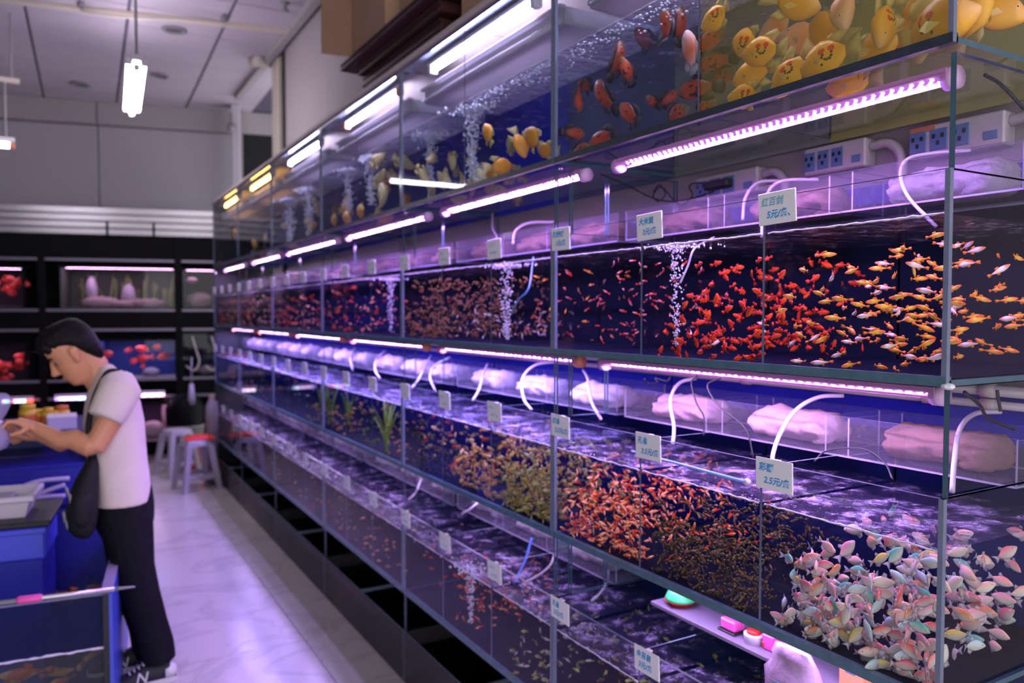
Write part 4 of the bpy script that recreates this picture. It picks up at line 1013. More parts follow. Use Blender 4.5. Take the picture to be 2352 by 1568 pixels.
for row in (2,3,4):
    for k in range(NSEC):
        for i in range(3):
            if row==4 and k==0 and i==0: continue
            cw = (W-0.006)/3; y = Y0+k*W+(i+1)*cw-0.096+0.004
            t = thing('price_sign', 'white price sign with blue writing, %s compartment, %s, %s' % (['near','middle','far'][i],ROWNAME[row],SECNAME[k].replace(' by the black shelves','')), 'sign', (A-0.001,y,ZB[row]+GH-0.056), group='price signs on the tank rims')
            t.rotation_euler = (R(random.Random(row*100+k*10+i).uniform(-1.5,1.5)),R(-2),0)
            link('sign_plate', sign_me, t); link('hook', clip_me, t)
            def lay(me, u, v, m):
                o = link('lettering', me, t, (-0.0039, 0.096-u, v)); o.rotation_euler = (R(90),0,R(-90))
                if m: me.materials.clear(); me.materials.append(m)
            if (row,k,i) in TXT:
                a, b_ = TXT[(row,k,i)]
                lay(glyph_mesh(a,0.019,0.15),0.009,0.040,M_ink2 if (row,k,i)==(2,0,0) else M_ink); lay(glyph_mesh(b_,0.019,0.2),0.022 if row<4 else 0.016,0.014,M_ink)
            else:
                s = scr[(row+k*3+i)%5]; lay(s[0],0.012,0.040,None); lay(s[1],0.022,0.014,None)

# --- air and water hoses
M_hose = mat('hose_white', (0.50,0.43,0.52), 0.35)
M_hosec = mat('hose_clear', (0.60,0.55,0.68), 0.2)
M_cable = mat('cable_black', (0.012,0.012,0.014), 0.5)
def hose(label, pts, r=0.0045, m=None, cat='hose', name='water_hose'):
    o = MB().tube(smooth_path(pts,8), r*0.85, 8).build(name, m or M_hose, None, True); tag(o,label,cat); return o
def P(px,py,x): return tuple(at_x(px,py,x))
hose('white hose curving from the trough into the corner tank, second row', [P(2230,345,1.62),P(2140,352,1.60),P(2085,365,1.56),P(2068,400,1.53),P(2085,450,1.51),P(2130,500,1.50),P(2150,520,1.50)])
hose('white hose arching behind the big price sign of the second row', [P(1880,412,1.62),P(1800,415,1.58),P(1765,440,1.55),P(1752,500,1.53),P(1750,545,1.52)],0.005)
hose('thin white hose beside the arching one, second row', [P(1790,415,1.64),P(1740,420,1.60),P(1712,455,1.56),P(1706,505,1.54)],0.005)
hose('white hose bent over the corner trough of the third row', [P(1938,908,1.60),P(1880,912,1.56),P(1830,940,1.52),P(1795,990,1.48),P(1776,1040,1.44),P(1774,1075,1.42)],0.006)
hose('pale hose rising from the pastel tetra tank at the glass end', [P(2300,945,1.66),P(2240,950,1.62),P(2205,985,1.56),P(2192,1060,1.5),P(2187,1130,1.46)],0.006)
hose('white hose dropping beside the pink cotton, third row', [P(1600,868,1.60),P(1560,880,1.56),P(1540,920,1.51),P(1548,980,1.47),P(1545,1020,1.44)],0.006)
hose('white hose at the section joint, third row', [P(1340,850,1.62),P(1350,870,1.55),P(1358,920,1.49),P(1380,962,1.44)],0.006)
hose('white hose arching before the pale cotton, third row', [P(1290,830,1.62),P(1230,838,1.55),P(1200,870,1.5),P(1203,915,1.46),P(1220,940,1.43)],0.006)
hose('white hose leaning over the water in the second section, third row', [P(1120,835,1.60),P(1110,860,1.54),P(1100,895,1.48),P(1085,920,1.44)],0.006)
hose('bent pair hose nearest the third section, third row', [P(1035,820,1.6),P(1000,838,1.54),P(988,865,1.5),P(1000,898,1.45)],0.006)
hose('leaning hose behind the bent one, third row', [P(990,815,1.62),P(980,835,1.56),P(962,870,1.5),P(945,892,1.45)],0.006)
hose('white hose hook in the third section, third row', [P(885,805,1.6),P(865,825,1.53),P(862,850,1.48),P(872,868,1.45)],0.006)
hose('farthest white hose hook of the third row', [P(815,800,1.6),P(805,820,1.53),P(810,850,1.46)],0.006)
hose('white hose bent over the second trough, second row', [P(1275,510,1.62),P(1215,512,1.57),P(1185,530,1.53),P(1178,560,1.5)],0.006)
hose('white hose standing up behind the trough, second row', [P(1131,490,1.6),P(1132,525,1.58),P(1140,545,1.55),P(1118,560,1.5)],0.005)
hose('air hose hanging into the platy tank bubbles', [P(1640,545,1.5),P(1596,570,1.36),P(1580,610,1.34),P(1562,650,1.33)],0.003,M_hosec)
hose('blue air hose beside the thick bubble column', [P(1225,590,1.45),P(1215,660,1.36),P(1190,690,1.34),P(1175,720,1.335)],0.004,mat('hose_blue',(0.10,0.25,0.5),0.3))
hose('curved hose over the lowest row at the section joint', [P(1275,1270,1.50),P(1262,1300,1.48),P(1230,1325,1.45),P(1200,1338,1.42)],0.005)
hose('pale hose hanging into the lowest corner tanks', [P(1398,1290,1.60),P(1396,1330,1.55),P(1380,1360,1.5),P(1358,1380,1.46)],0.005)
hose('leaning hose in the second section of the lowest row', [P(1125,1110,1.55),P(1110,1140,1.5),P(1085,1165,1.45),P(1060,1180,1.42)],0.005)
hose('leaning hose near the third section of the lowest row', [P(968,1100,1.52),P(955,1130,1.47),P(938,1148,1.43)],0.005)
hose('blue hose slanting in the second section of the lowest row', [P(1222,1235,1.52),P(1205,1290,1.48),P(1180,1340,1.42)],0.006,mat('hose_deep_blue',(0.08,0.16,0.5),0.3))
# blue net handle lying on the water
t = thing('net_handle', 'thin blue rod with a round end lying on the water, third row', 'rod')
a_, b_ = P(1452,1036,1.37), P(1712,1106,1.335)
MB().tube([a_,b_],0.0035,8).build('rod', mat('rod_blue',(0.25,0.5,0.8),0.25), t, True)
MB().ball(P(1716,1107,1.334),0.009,n=10,m=7).build('end_ball', M_hosec, t, True)
# --- black cables
hose('black cable hanging behind the LED bar, second row', [P(1380,400,1.40),P(1440,425,1.6),P(1500,455,1.66),P(1560,462,1.68),P(1640,440,1.70)],0.003,M_cable,'cable','power_cable')
hose('coil of black cable lying on the trough, second row', [P(1500,440,1.66),P(1515,425,1.66),P(1528,445,1.66),P(1512,462,1.66),P(1500,448,1.66),P(1520,430,1.66),P(1560,470,1.67),P(1590,450,1.68),P(1583,428,1.68),P(1600,420,1.69),P(1640,425,1.72)],0.003,M_cable,'cable','power_cable')
hose('black cable looped under the pink LED bar, third row', [P(1480,870,1.5),P(1490,880,1.52),P(1510,878,1.52),P(1505,868,1.52),P(1530,875,1.53),P(1540,865,1.5)],0.003,M_cable,'cable','power_cable')
hose('thin black cable hanging before the pink cotton', [P(1602,862,1.5),P(1588,880,1.5),P(1600,925,1.5),P(1617,958,1.5),P(1616,1000,1.49)],0.0028,M_cable,'cable','power_cable')
hose('longer black cable over the pink cotton to the water', [P(1655,868,1.5),P(1625,885,1.5),P(1650,930,1.49),P(1712,985,1.49),P(1730,1050,1.48)],0.0028,M_cable,'cable','power_cable')
hose('black cable dropping along the glass end, third row', [P(2215,900,1.45),P(2250,930,1.5),P(2270,960,1.56),P(2330,985,1.62)],0.004,M_cable,'cable','power_cable')
hose('short black cable hanging beside the glass end pipe', [P(2290,895,1.6),P(2293,915,1.6),P(2298,945,1.6)],0.004,M_cable,'cable','power_cable')
hose('black cable behind the corner glass, second row', [P(2262,172,1.5),P(2300,195,1.55),P(2352,250,1.6)],0.004,M_cable,'cable','power_cable')
hose('dark cable arching over the corner trough water', [P(1870,1060,1.5),P(1900,1035,1.52),P(1980,1030,1.53),P(2030,1060,1.5),P(2050,1100,1.46)],0.0025,M_cable,'cable','power_cable')
# --- power strips on the wall
M_stripbody = mat('strip_body', (0.52,0.44,0.48), 0.4)
M_sock = mat('socket_face', (0.10,0.18,0.36), 0.35)
M_rust = mat('strip_rust', (0.45,0.16,0.09), 0.8, noise=0.3)
for (pa,pb,py,lab,rust) in ((1850,1990,362,'cream power strip with blue sockets in the middle of the wall',False),(2092,2310,312,'rust-stained cream power strip behind the glass corner',True),(1600,1742,424,'cream power strip with a black plug, beside the cable coil',False)):
    ya, yb = at_x(pa,py,XW-0.04).y, at_x(pb,py,XW-0.04).y; zc = at_x((pa+pb)/2,py,XW-0.04).z
    Ls = ya-yb; t = thing('power_strip', lab, 'power strip', (XW-0.001,yb,zc), group='power strips on the wall')
    MB().bbox(-0.045,0.0,0,Ls,-0.036,0.036,0.004).build('strip_body', M_stripbody, t)
    ns = 3
    for q in range(ns):
        y = Ls*(0.90-0.23*q); s = MB().bbox(-0.0475,-0.044,y-Ls*0.10,y+Ls*0.09,-0.024,0.024,0.001).build('socket', M_sock, t)
        for dy,dz in ((-0.012,0.008),(0.012,0.008),(0,-0.008)): MB().box(-0.0485,-0.0470,y+dy*Ls*4-0.0035,y+dy*Ls*4+0.0035,dz-0.005,dz+0.005).build('hole', M_cable, s)
    MB().bbox(-0.048,-0.044,Ls*0.06,Ls*0.20,-0.022,-0.004,0.001).build('switch', M_sock, t)
    if rust: MB().bbox(-0.0455,-0.002,Ls*0.70,Ls*1.002,0.02,0.0365,0.002).build('rust_patch', M_rust, t)
    if lab.startswith('cream power strip with a'): MB().bbox(-0.075,-0.046,Ls*0.35,Ls*0.75,-0.012,0.014,0.005).build('plug', M_cable, t)
    MB().tube(smooth_path([(-0.02,0.002,0.015),(-0.025,-0.05,0.012),(-0.03,-0.085,-0.02),(-0.03,-0.09,-0.07),(-0.03,-0.09,-0.12)],6),0.012,8).build('flex_conduit', M_stripbody, t, True)
# pale pipes along the wall under the second row
for zz,rr_,lab in ((1.455,0.012,'upper white water pipe along the wall over the third tank row'),(1.425,0.009,'lower white water pipe along the wall over the third tank row')):
    t = thing('water_pipe', lab, 'pipe')
    MB().tube([(1.715,Y0+0.03,zz),(1.715,Y0+NSEC*W-0.05,zz)],rr_,8).build('pipe', M_stripbody, t, True)
    for y in (0.92,1.05,1.6): MB().tube([(1.715,y-0.015,zz),(1.715,y+0.015,zz)],rr_*1.35,8).build('joint', M_cream, t, True)
# --- glass seals: white silicone dab at the corner
o = MB().ball((A+0.004,Y0-0.001,ZB[2]+0.0),0.010,0.012,0.006,8,5).build('silicone_dab', mat('silicone',(0.75,0.75,0.78),0.4), TANK[(2,0)]); o.matrix_parent_inverse = Matrix.Translation(-TANK[(2,0)].location)
# --- shelf with small goods under the third row
t = thing('shelf_board', 'narrow white shelf of small goods under the third tank row', 'shelf', (1.47,0.77,0.775))
MB().bbox(0,0.24,0,0.96,-0.006,0.006,0.002).build('shelf_plate', mat('shelf_grey',(0.22,0.18,0.26),0.4), t)
for y in (0.03,0.5,0.94): MB().box(0.20,0.24,y,y+0.006,-0.05,-0.006).build('bracket', M_acryle, t)
SH = 0.781
M_red = mat('red_plastic',(0.75,0.03,0.02),0.35); M_green = mat('green_plastic',(0.06,0.62,0.22),0.35); M_pinkp = mat('pink_packet',(0.85,0.10,0.42),0.35); M_whitep = mat('white_plastic',(0.8,0.75,0.8),0.35)
def shelf_y(px,py): return at_x(px,py,1.52).y
yy = shelf_y(1560,1385)
t = thing('feeding_bowl','red bowl under a green one on the white shelf','bowl',(1.525,yy,SH)); MB().lathe([(0.028,0),(0.045,0.016),(0.047,0.016),(0.043,0.014),(0.026,0.003),(0.0,0.003)][:-1],n=20).build('bowl',M_red,t,True)
t = thing('feeding_bowl','bright green bowl upside down on a red bowl','bowl',(1.525,yy,SH+0.017)); MB().lathe([(0.045,0.0),(0.043,0.006),(0.036,0.022),(0.022,0.032),(0.004,0.034)],n=20).build('bowl',M_green,t,True)
yy = shelf_y(1685,1435)
t = thing('pink_packet','bright pink packet in a dark tray on the white shelf','packet',(1.49,yy,SH)); MB().bbox(0,0.05,-0.03,0.03,0.0,0.006,0.002).build('tray',M_cable,t); MB().bbox(0.006,0.046,-0.026,0.026,0.006,0.034,0.004).build('packet',M_pinkp,t)
yy = shelf_y(1738,1470)
t = thing('lidded_tub','small white tub with a red lid on the shelf','tub',(1.51,yy,SH)); MB().lathe([(0.024,0),(0.026,0.022),(0.026,0.024)],n=18).build('tub_body',M_whitep,t,True); MB().lathe([(0.018,0.024),(0.018,0.032),(0.004,0.033)],n=14).build('lid',M_red,t,True)
yy = shelf_y(1775,1490)
t = thing('pink_packet','small red and pink packet beside the tub on the shelf','packet',(1.50,yy,SH)); MB().bbox(0,0.04,-0.018,0.018,0.0,0.04,0.004).build('packet',M_pinkp,t); MB().bbox(-0.001,0.041,0.006,0.019,0.005,0.02,0.003).build('flap',M_red,t)
# hanging plastic bag with print
M_bag = mat('pink_bag',(0.50,0.34,0.48),0.3,noise=0.1,scale=30,bump=0.5)
ya, yb = shelf_y(1800,1500)-0.02, shelf_y(1900,1560)
t = thing('plastic_bag','crumpled pale pink plastic bag with printed text hanging off the shelf','bag',(1.455,(ya+yb)/2-0.01,SH-0.07))
rr_ = random.Random(4); rg = []
for q in range(9):
    z = 0.13-0.19*q/8; ww = 0.060*math.sin(0.5+2.3*q/8)+0.02
    rg.append([((0.022*math.sin(0.4+2.4*q/8)+0.006)*math.cos(2*math.pi*k/12)*(1+rr_.uniform(-0.2,0.2))+0.008*math.sin(q), ww*math.sin(2*math.pi*k/12)*(1+rr_.uniform(-0.12,0.12)), z) for k in range(12)])
MB().rings(rg).build('bag_body',M_bag,t,True)
pr = MB()
for q in range(7): pr.box(-0.0425,-0.0415,-0.035+0.004*(q%2),0.03-0.006*(q%3),0.055-q*0.013,0.058-q*0.013)
pr.build('printed_lines', M_ink2, t)
yy = shelf_y(1955,1560)
t = thing('paper_carton','small orange paper carton with a blue mark on the shelf','carton',(1.49,yy-0.02,SH)); MB().bbox(0,0.05,-0.03,0.03,0.0,0.07,0.002).build('carton_body',mat('carton_orange',(0.85,0.35,0.16),0.5),t); MB().bbox(-0.001,0.0005,-0.012,0.014,0.044,0.054,0.0004).build('blue_mark',M_sock,t)
# --- boxes and wood on top of the rack
M_card = mat('cardboard',(0.40,0.25,0.15),0.85,noise=0.12,scale=6); M_card2 = mat('cardboard_flap',(0.30,0.17,0.11),0.85,noise=0.1,scale=6); M_tape = mat('brown_tape',(0.46,0.30,0.16),0.4)
M_wood = mat('dark_wood',(0.055,0.016,0.016),0.45,noise=0.5,scale=10,stretch=(1,0.1,6)); M_print = mat('box_print',(0.06,0.05,0.05),0.8)
BT = TOPZ+0.022
def wood(label,x0,x1,y0,y1,z0,z1):
    t = thing('wood_panel',label,'wood panel',(x0,y0,z0),group='dark wood panels on the rack'); w,l,h_=x1-x0,y1-y0,z1-z0
    MB().bbox(0,w,0,l,0,h_,0.004).build('panel_core',M_wood,t)
    for z in (0.0,h_-0.012): MB().bbox(-0.006,0.0,0,l,z,z+0.012,0.002).build('edge_strip',M_wood,t)
wood('lowest dark wood panel lying on the beige board',1.30,1.74,2.80,3.70,BT,BT+0.055)
wood('middle dark wood panel of the pile on the rack',1.32,1.74,2.83,3.76,BT+0.056,BT+0.105)
wood('third dark wood panel from the board',1.29,1.74,2.78,3.74,BT+0.106,BT+0.150)
wood('topmost dark wood panel under the cardboard boxes',1.24,1.74,2.70,3.86,BT+0.151,BT+0.185)
def carton(label,x0,x1,y0,y1,z0,z1,flap=True,prt=None,rz=0):
    t = thing('cardboard_box',label,'box',((x0+x1)/2,(y0+y1)/2,z0),rz,group='cardboard boxes on the rack'); w,l,h_=(x1-x0)/2,(y1-y0)/2,z1-z0
    MB().bbox(-w,w,-l,l,0,h_,0.006).build('box_body',M_card,t)
    MB().bbox(-w-0.001,w,-0.03,0.03,h_-0.001,h_+0.0015,0.0005).build('tape',M_tape,t); MB().bbox(-w-0.0015,-w+0.001,-0.03,0.03,h_*0.75,h_+0.001,0.0004).build('tape',M_tape,t)
    if flap:
        MB().add([(-w,l-0.004,0.0),(-w-0.14,l+0.02,0.0),(-w-0.14,l+0.02,h_),(-w,l-0.004,h_),(-w,l,0.0),(-w-0.14,l+0.024,0.0),(-w-0.14,l+0.024,h_),(-w,l,h_)],[(0,1,2,3),(7,6,5,4),(0,4,5,1),(1,5,6,2),(2,6,7,3)]).build('flap',M_card2,t)
    if prt:
        for q,(txt,sz,u,v) in enumerate(prt):
            me = glyph_mesh(txt,sz,0.0); me.materials.clear(); me.materials.append(M_print)
            o = link('printing',me,t,(-w-0.0006,u,v)); o.rotation_euler=(R(90),0,R(-90))
    return t
carton('tan cardboard box with dark print and an open flap, nearest the far end',1.245,1.66,3.25,3.72,BT+0.187,BT+0.66,True,[('上 海',0.09,0.06,0.27),('小心',0.05,0.02,0.20)])
carton('tan cardboard box in the middle of the row above the wood',1.30,1.70,2.80,3.22,BT+0.187,BT+0.60,False)
carton('tan cardboard box standing on the beige board by the wood pile',1.32,1.72,2.20,2.66,BT,BT+0.42,False)
# --- plants in the third row
M_leafg = mat('water_plant_leaf',(0.10,0.20,0.02),0.5,noise=0.4,scale=30)
def plant(px,py0,row,off,h_,n,seed,label,wd=0.010,m=None):
    p = at_x(px,py0,A+off); rr = random.Random(seed)
    t = thing('water_plant',label,'plant',(p.x,p.y,ZB[row]+0.012),group='water plants in the tanks')
    for q in range(n):
        a = rr.uniform(0,6.28); hh = h_*rr.uniform(0.6,1.0); lean = rr.uniform(0.01,0.05); mb = MB(); L_ = []
        for s in range(7):
            f = s/6; c = (math.cos(a)*lean*f*f*2, math.sin(a)*lean*f*f*2, hh*f); w_ = wd*(1-f**3)*0.5+0.0006
            L_.append([(c[0]-math.sin(a)*w_,c[1]+math.cos(a)*w_,c[2]),(c[0]+0.0006,c[1],c[2]),(c[0]+math.sin(a)*w_,c[1]-math.cos(a)*w_,c[2]),(c[0]-0.0006,c[1],c[2])])
        mb.rings(L_).build('leaf',m or M_leafg,t,True)
plant(742,1000,3,0.06,0.26,16,1,'tall green water plant farthest along the third row',0.02)
plant(760,1000,3,0.10,0.25,12,2,'green water plant behind the tall one, third row',0.02)
plant(888,1040,3,0.05,0.26,14,3,'pale green water plant beside the third section joint',0.014,mat('plant_pale',(0.22,0.34,0.05),0.5,noise=0.3,scale=30))
plant(800,1000,3,0.15,0.24,12,4,'small green plant between the two tall ones',0.016)
# ================================================================== BACK SHELVES
OFF = 0.80
M_blackrack = mat('black_rack', (0.0035,0.003,0.0045), 0.5, noise=0.2, scale=8, spec=0.08)
M_edge_s = mat('shelf_edge_metal', (0.24,0.21,0.27), 0.35, metal=0.5)
rk = back_thing(thing('black_shelving','tall black metal shelving full of fish tanks at the back','shelving'),OFF)
bl = lambda px,py: back_local(px,py,OFF)
uP = [-2.62, bl(97,700)[0], bl(410,700)[0], bl(512,700)[0]]
ztop = bl(250,541)[1]
for u in uP: MB().bbox(u-0.035,u+0.035,-0.02,0.0,0,ztop,0.004).build('post', M_blackrack, rk)
for u in uP: MB().bbox(u-0.03,u+0.03,0.5,0.53,0,ztop,0.004).build('post', M_blackrack, rk)
MB().box(uP[0],uP[3],0.535,0.55,0,ztop).build('back_sheet', M_blackrack, rk)
MB().bbox(uP[0],uP[3],-0.01,0.54,ztop-0.02,ztop,0.003).build('top_board', M_blackrack, rk)
levels = [597,712,757,872,912]
zl = [bl(250,y)[1] for y in levels]
for q,z in enumerate(zl):
    for c in range(3):
        a,b_ = uP[c]+0.036,uP[c+1]-0.036
        MB().bbox(a,b_,-0.015,0.53,z-0.02,z+0.006,0.002).build('shelf', M_blackrack, rk)
        MB().bbox(a,b_,-0.022,-0.014,z-0.014,z+0.012,0.002).build('shelf_edge', M_edge_s, rk)
# black fascia boards between the tank levels
for c in range(3):
    a,b_ = uP[c]+0.036,uP[c+1]-0.036
    MB().bbox(a,b_,-0.008,0.004,zl[2]+0.013,zl[1]-0.021,0.002).build('fascia', M_blackrack, rk)
    MB().bbox(a,b_,-0.008,0.004,zl[0]+0.013,ztop-0.021,0.002).build('fascia', M_blackrack, rk)
    if c!=1: MB().bbox(a,b_,-0.008,0.004,zl[4]+0.013,zl[3]-0.021,0.002).build('fascia', M_blackrack, rk)
# metal slats over the shelving
u0,u1 = -2.62, bl(505,500)[0]
tr4 = back_thing(thing('trim_4','x',None),OFF-0.05); tag(tr4,'band of brushed metal slats over the black shelving',None,kind='structure')
zs = [back_local(250,y,OFF-0.05)[1] for y in (541,525,509,493,476)]
for a,b_ in zip(zs[:-1],zs[1:]): MB().bbox(u0,u1,-0.03,0.0,a+0.004,b_-0.004,0.006).build('slat', M_silver, tr4)
for px in (245,352): 
    u = bl(px,500)[0]; MB().box(u-0.012,u+0.012,-0.034,0.004,zs[0],zs[2]).build('slat_clip', M_blackrack, tr4)
MB().box(u0,u1,0.0,0.03,zs[0],zs[4]).build('slat_backing', M_blackrack, tr4)
# tanks on the shelves
M_shelfglow = emit_mat('shelf_led_glow',(0.85,0.45,0.85),22.0); M_shelfglowb = emit_mat('shelf_led_glow_blue',(0.55,0.50,1.0),26.0)
M_sand = mat('tank_sand',(0.30,0.24,0.26),0.9,noise=0.3,scale=60); M_rock = mat('tank_rock',(0.28,0.20,0.22),0.85,noise=0.4,scale=20,bump=0.6); M_rockp = mat('tank_rock_pale',(0.33,0.28,0.36),0.85,noise=0.3,scale=20,bump=0.6)
def shelf_tank(label,pa,pb,ya,yb,bc,glow,seed):
    (u0,z1),(u1,z0) = bl(pa,ya),bl(pb,yb)
    t = back_thing(thing('shelf_tank',label,'fish tank',group='tanks on the black shelving'),OFF)
    MB().pane(u0,u1,0.02,0.026,z0,z1).build('front_pane',[M_div,M_edge],t)
    MB().box(u0,u1,0.42,0.43,z0,z1).build('back_panel',back_mat(bc),t)
    for u in (u0,u1-0.006): MB().box(u,u+0.006,0.026,0.42,z0,z1).build('side_panel',back_mat(bc),t)
    MB().box(u0,u1,0.026,0.42,z0,z0+0.012).build('sand_bed',M_sand,t)
    f_ = MB(); f_.box(u0-0.02,u1+0.02,0.006,0.02,z1-0.004,z1+0.02); f_.box(u0-0.02,u1+0.02,0.006,0.02,z0-0.012,z0+0.004); f_.build('tank_frame',M_blackrack,t)
    MB().box(u0+0.02,u1-0.02,0.12,0.16,z1-0.002,z1+0.016).build('lamp_housing',M_blackrack,t)
    MB().add([(u0+0.03,0.122,z1-0.004),(u1-0.03,0.122,z1-0.004),(u1-0.03,0.158,z1-0.004),(u0+0.03,0.158,z1-0.004)],[(0,3,2,1)]).build('light_strip',glow,t)
    return t,u0,u1,z0,z1
M_fernb = mat('aqua_plant',(0.16,0.20,0.07),0.6,noise=0.4,scale=12)
def rocks(t,spots,seed,m):
    rr = random.Random(seed)
    for (u,y,z,rx,rz) in spots:
        rg = []
        for i in range(7):
            a = math.pi*(i/6)-math.pi/2
            rg.append([(u+rx*math.cos(a)*math.cos(6.283*k/10)*rr.uniform(0.75,1.15)+0.002, y+0.07*math.cos(a)*math.sin(6.283*k/10)*rr.uniform(0.8,1.1), z+rz*(1+math.sin(a))*rr.uniform(0.92,1.05)) for k in range(10)])
        MB().rings(rg).build('rock',m,t,True)
def back_fish(t,kd,name,u,y,z,L_,yaw,label,group,seed):
    p = t.matrix_basis @ Vector((u,y,z)) if False else (Vector(t.location)+BU*u+BN*(-y)+Vector((0,0,z)))
    put_fish(kd,name,p,L_,BANG+R(yaw),R(random.Random(seed).uniform(-20,20)),label,'fish',group,random.Random(seed))
K['red_parrot'] = kind('parrot_fish', parrot, [fish_mat('parrot_skin_red', [(0.1,(0.55,0.03,0.03)),(0.6,(0.75,0.05,0.06)),(1.0,(0.8,0.12,0.10))], rnd=0.25), F_rd]+E, tail=parrot_tail, dorsal=parrot_d, anal=parrot_a, n=10)
t,u0,u1,z0,z1 = shelf_tank('planted tank with pink light, rocks and green plants on the shelving',136,402,612,708,(0.06,0.07,0.06),M_shelfglow,1)
rocks(t,[(u0+(u1-u0)*f,0.20,z0+0.01,rx,rz) for f,rx,rz in ((0.30,0.20,0.06),(0.52,0.16,0.04),(0.72,0.22,0.05))],3,M_rock); rocks(t,[(u0+(u1-u0)*f,0.28,z0+0.01,rx,rz) for f,rx,rz in ((0.22,0.06,0.17),(0.55,0.07,0.13))],5,M_rockp)
rr_ = random.Random(9)
for q in range(46):
    u = u0+0.03+(u1-u0-0.06)*rr_.random(); h_ = (z1-z0)*rr_.uniform(0.45,0.85); y = rr_.uniform(0.30,0.40); rg = []
    for s in range(5):
        f = s/4; w_ = 0.018*(1-f*0.7); du = 0.03*math.sin(q+f*2); rg.append([(u+du-w_,y,z0+0.02+h_*f),(u+du,y+0.004,z0+0.02+h_*f),(u+du+w_,y,z0+0.02+h_*f),(u+du,y-0.004,z0+0.02+h_*f)])
    MB().rings(rg).build('plant_blade',M_fernb,t,True)
t,u0,u1,z0,z1 = shelf_tank('tank of red fish at the upper shelf edge of view',-150,50,612,705,(0.02,0.015,0.02),M_shelfglow,2)
for q,(px,py) in enumerate(((10,640),(22,655),(5,662),(35,645),(46,650),(18,672),(-20,650))):
    u,z = bl(px,py); back_fish(t,'red_parrot','parrot_fish',u,0.12+0.03*(q%3),z,0.12,(180 if q%2 else 0)+q*9,'deep red fish in the upper tank, cut by the frame edge','red fish upper shelf',q)
t,u0,u1,z0,z1 = shelf_tank('blue tank of red parrot fish behind the man',226,403,782,868,(0.03,0.04,0.16),M_shelfglowb,3)
for q,(px,py,L_,lab) in enumerate(((240,815,0.14,'red parrot fish half hidden by the man'),(290,806,0.09,'small red parrot fish with clear space around it'),(320,803,0.13,'pinkish red parrot fish on top of the cluster'),(322,825,0.14,'red parrot fish in the middle of the cluster'),(358,798,0.10,'red parrot fish high beside the grey plant'),(370,820,0.13,'red parrot fish at the shelf post side'),(300,832,0.11,'dim red parrot fish low in the blue tank'),(345,822,0.10,'red parrot fish tucked behind the cluster'),(326,842,0.08,'smallest red parrot fish near the pale rock'))):
    u,z = bl(px,py); back_fish(t,'red_parrot','parrot_fish',u,0.10+0.025*(q%4),z,L_,(180 if q%3 else 0)+q*7,lab,'red parrot fish in the blue tank',q+20)
rocks(t,[(bl(340,860)[0],0.2,z0+0.01,0.10,0.05)],8,M_rockp)
t,u0,u1,z0,z1 = shelf_tank('dark tank of red fish at the lower shelf edge of view',-150,56,790,880,(0.015,0.012,0.015),M_shelfglow,4)
for q in range(14):
    rq = random.Random(q+70); u,z = bl(rq.uniform(-30,50),rq.uniform(815,875)); back_fish(t,'red_parrot','parrot_fish',u,0.10+0.02*(q%5),z,0.12,rq.choice((0,180))+rq.uniform(-30,30),'deep red fish in the lower dark tank','red fish lower shelf',q+70)
t,u0,u1,z0,z1 = shelf_tank('narrow dim tank with pink rock beside the shelf post, upper',418,496,618,706,(0.02,0.025,0.02),M_shelfglow,5)
rocks(t,[(bl(436,640)[0],0.2,bl(436,648)[1],0.07,0.03),(bl(450,700)[0],0.3,z0+0.01,0.15,0.08)],11,M_rock)
t,u0,u1,z0,z1 = shelf_tank('narrow dim tank beside the shelf post, lower',418,496,765,868,(0.012,0.02,0.03),emit_mat('shelf_led_dim',(0.5,0.5,0.8),5.0),6)
rocks(t,[(bl(470,850)[0],0.25,z0+0.01,0.12,0.06)],12,M_rock)
for q,px in enumerate((486,442)):
    o = MB().tube(smooth_path([Vector(rk.location)+BU*bl(px+dx,y)[0]+BN*(0.02)+Vector((0,0,bl(px+dx,y)[1])) for dx,y in ((0,772),(8,800),(16,830),(4,850),(-14,840))],6),0.008,6).build('air_hose',M_stripbody,None,True)
    tag(o,['loop of pale air hose hung before the lower narrow tank','pale air hose trailing beside the shelf post'][q],'hose')
t,u0,u1,z0,z1 = shelf_tank('lowest planted tank with pink rock behind the man',300,403,930,1012,(0.05,0.03,0.05),M_shelfglow,7)
rocks(t,[(bl(345,1000)[0],0.15,z0+0.01,0.16,0.10),(bl(372,960)[0],0.3,z0+0.01,0.05,0.22)],13,M_rock)
# LED bars of the shelving
def shelf_led(label,pa,pb,py,glow,cols):
    (ua,z),(ub_,_) = back_local(pa,py,OFF+0.10),back_local(pb,py,OFF+0.10)
    t = back_thing(thing('led_bar',label,'LED light',group='LED bars of the black shelving'),OFF+0.10)
    MB().bbox(ua,ub_,-0.02,0.03,z+0.016,z+0.045,0.004).build('lamp_housing',M_ledboard,t)
    n = 8; w_ = (ub_-ua)/n
    for q in range(n): MB().bbox(ua+q*w_+0.002,ua+(q+1)*w_-0.002,-0.018,0.02,z-0.014,z+0.015,0.006).build('light_segment',cols[q%len(cols)],t)
ec = {c:emit_mat('segment_'+c,v,s_) for c,v,s_ in (('w',(0.85,0.85,1.0),5.0),('r',(1.0,0.08,0.05),3.5),('g',(0.25,1.0,0.75),4.5),('b',(0.40,0.45,1.0),5.0),('p',(1.0,0.40,0.75),5.0),('v',(0.55,0.30,1.0),2.5))}
shelf_led('LED bar of coloured segments at the shelf edge of view',5,76,922,None,[ec[c] for c in 'wgrpbgrr'])
shelf_led('violet and blue LED bar beside the man\'s chin',126,198,916,None,[ec[c] for c in 'vbpbpbwb'])
shelf_led('pink and white LED bar behind the man\'s back',312,378,908,None,[ec[c] for c in 'wpwpwpwp'])
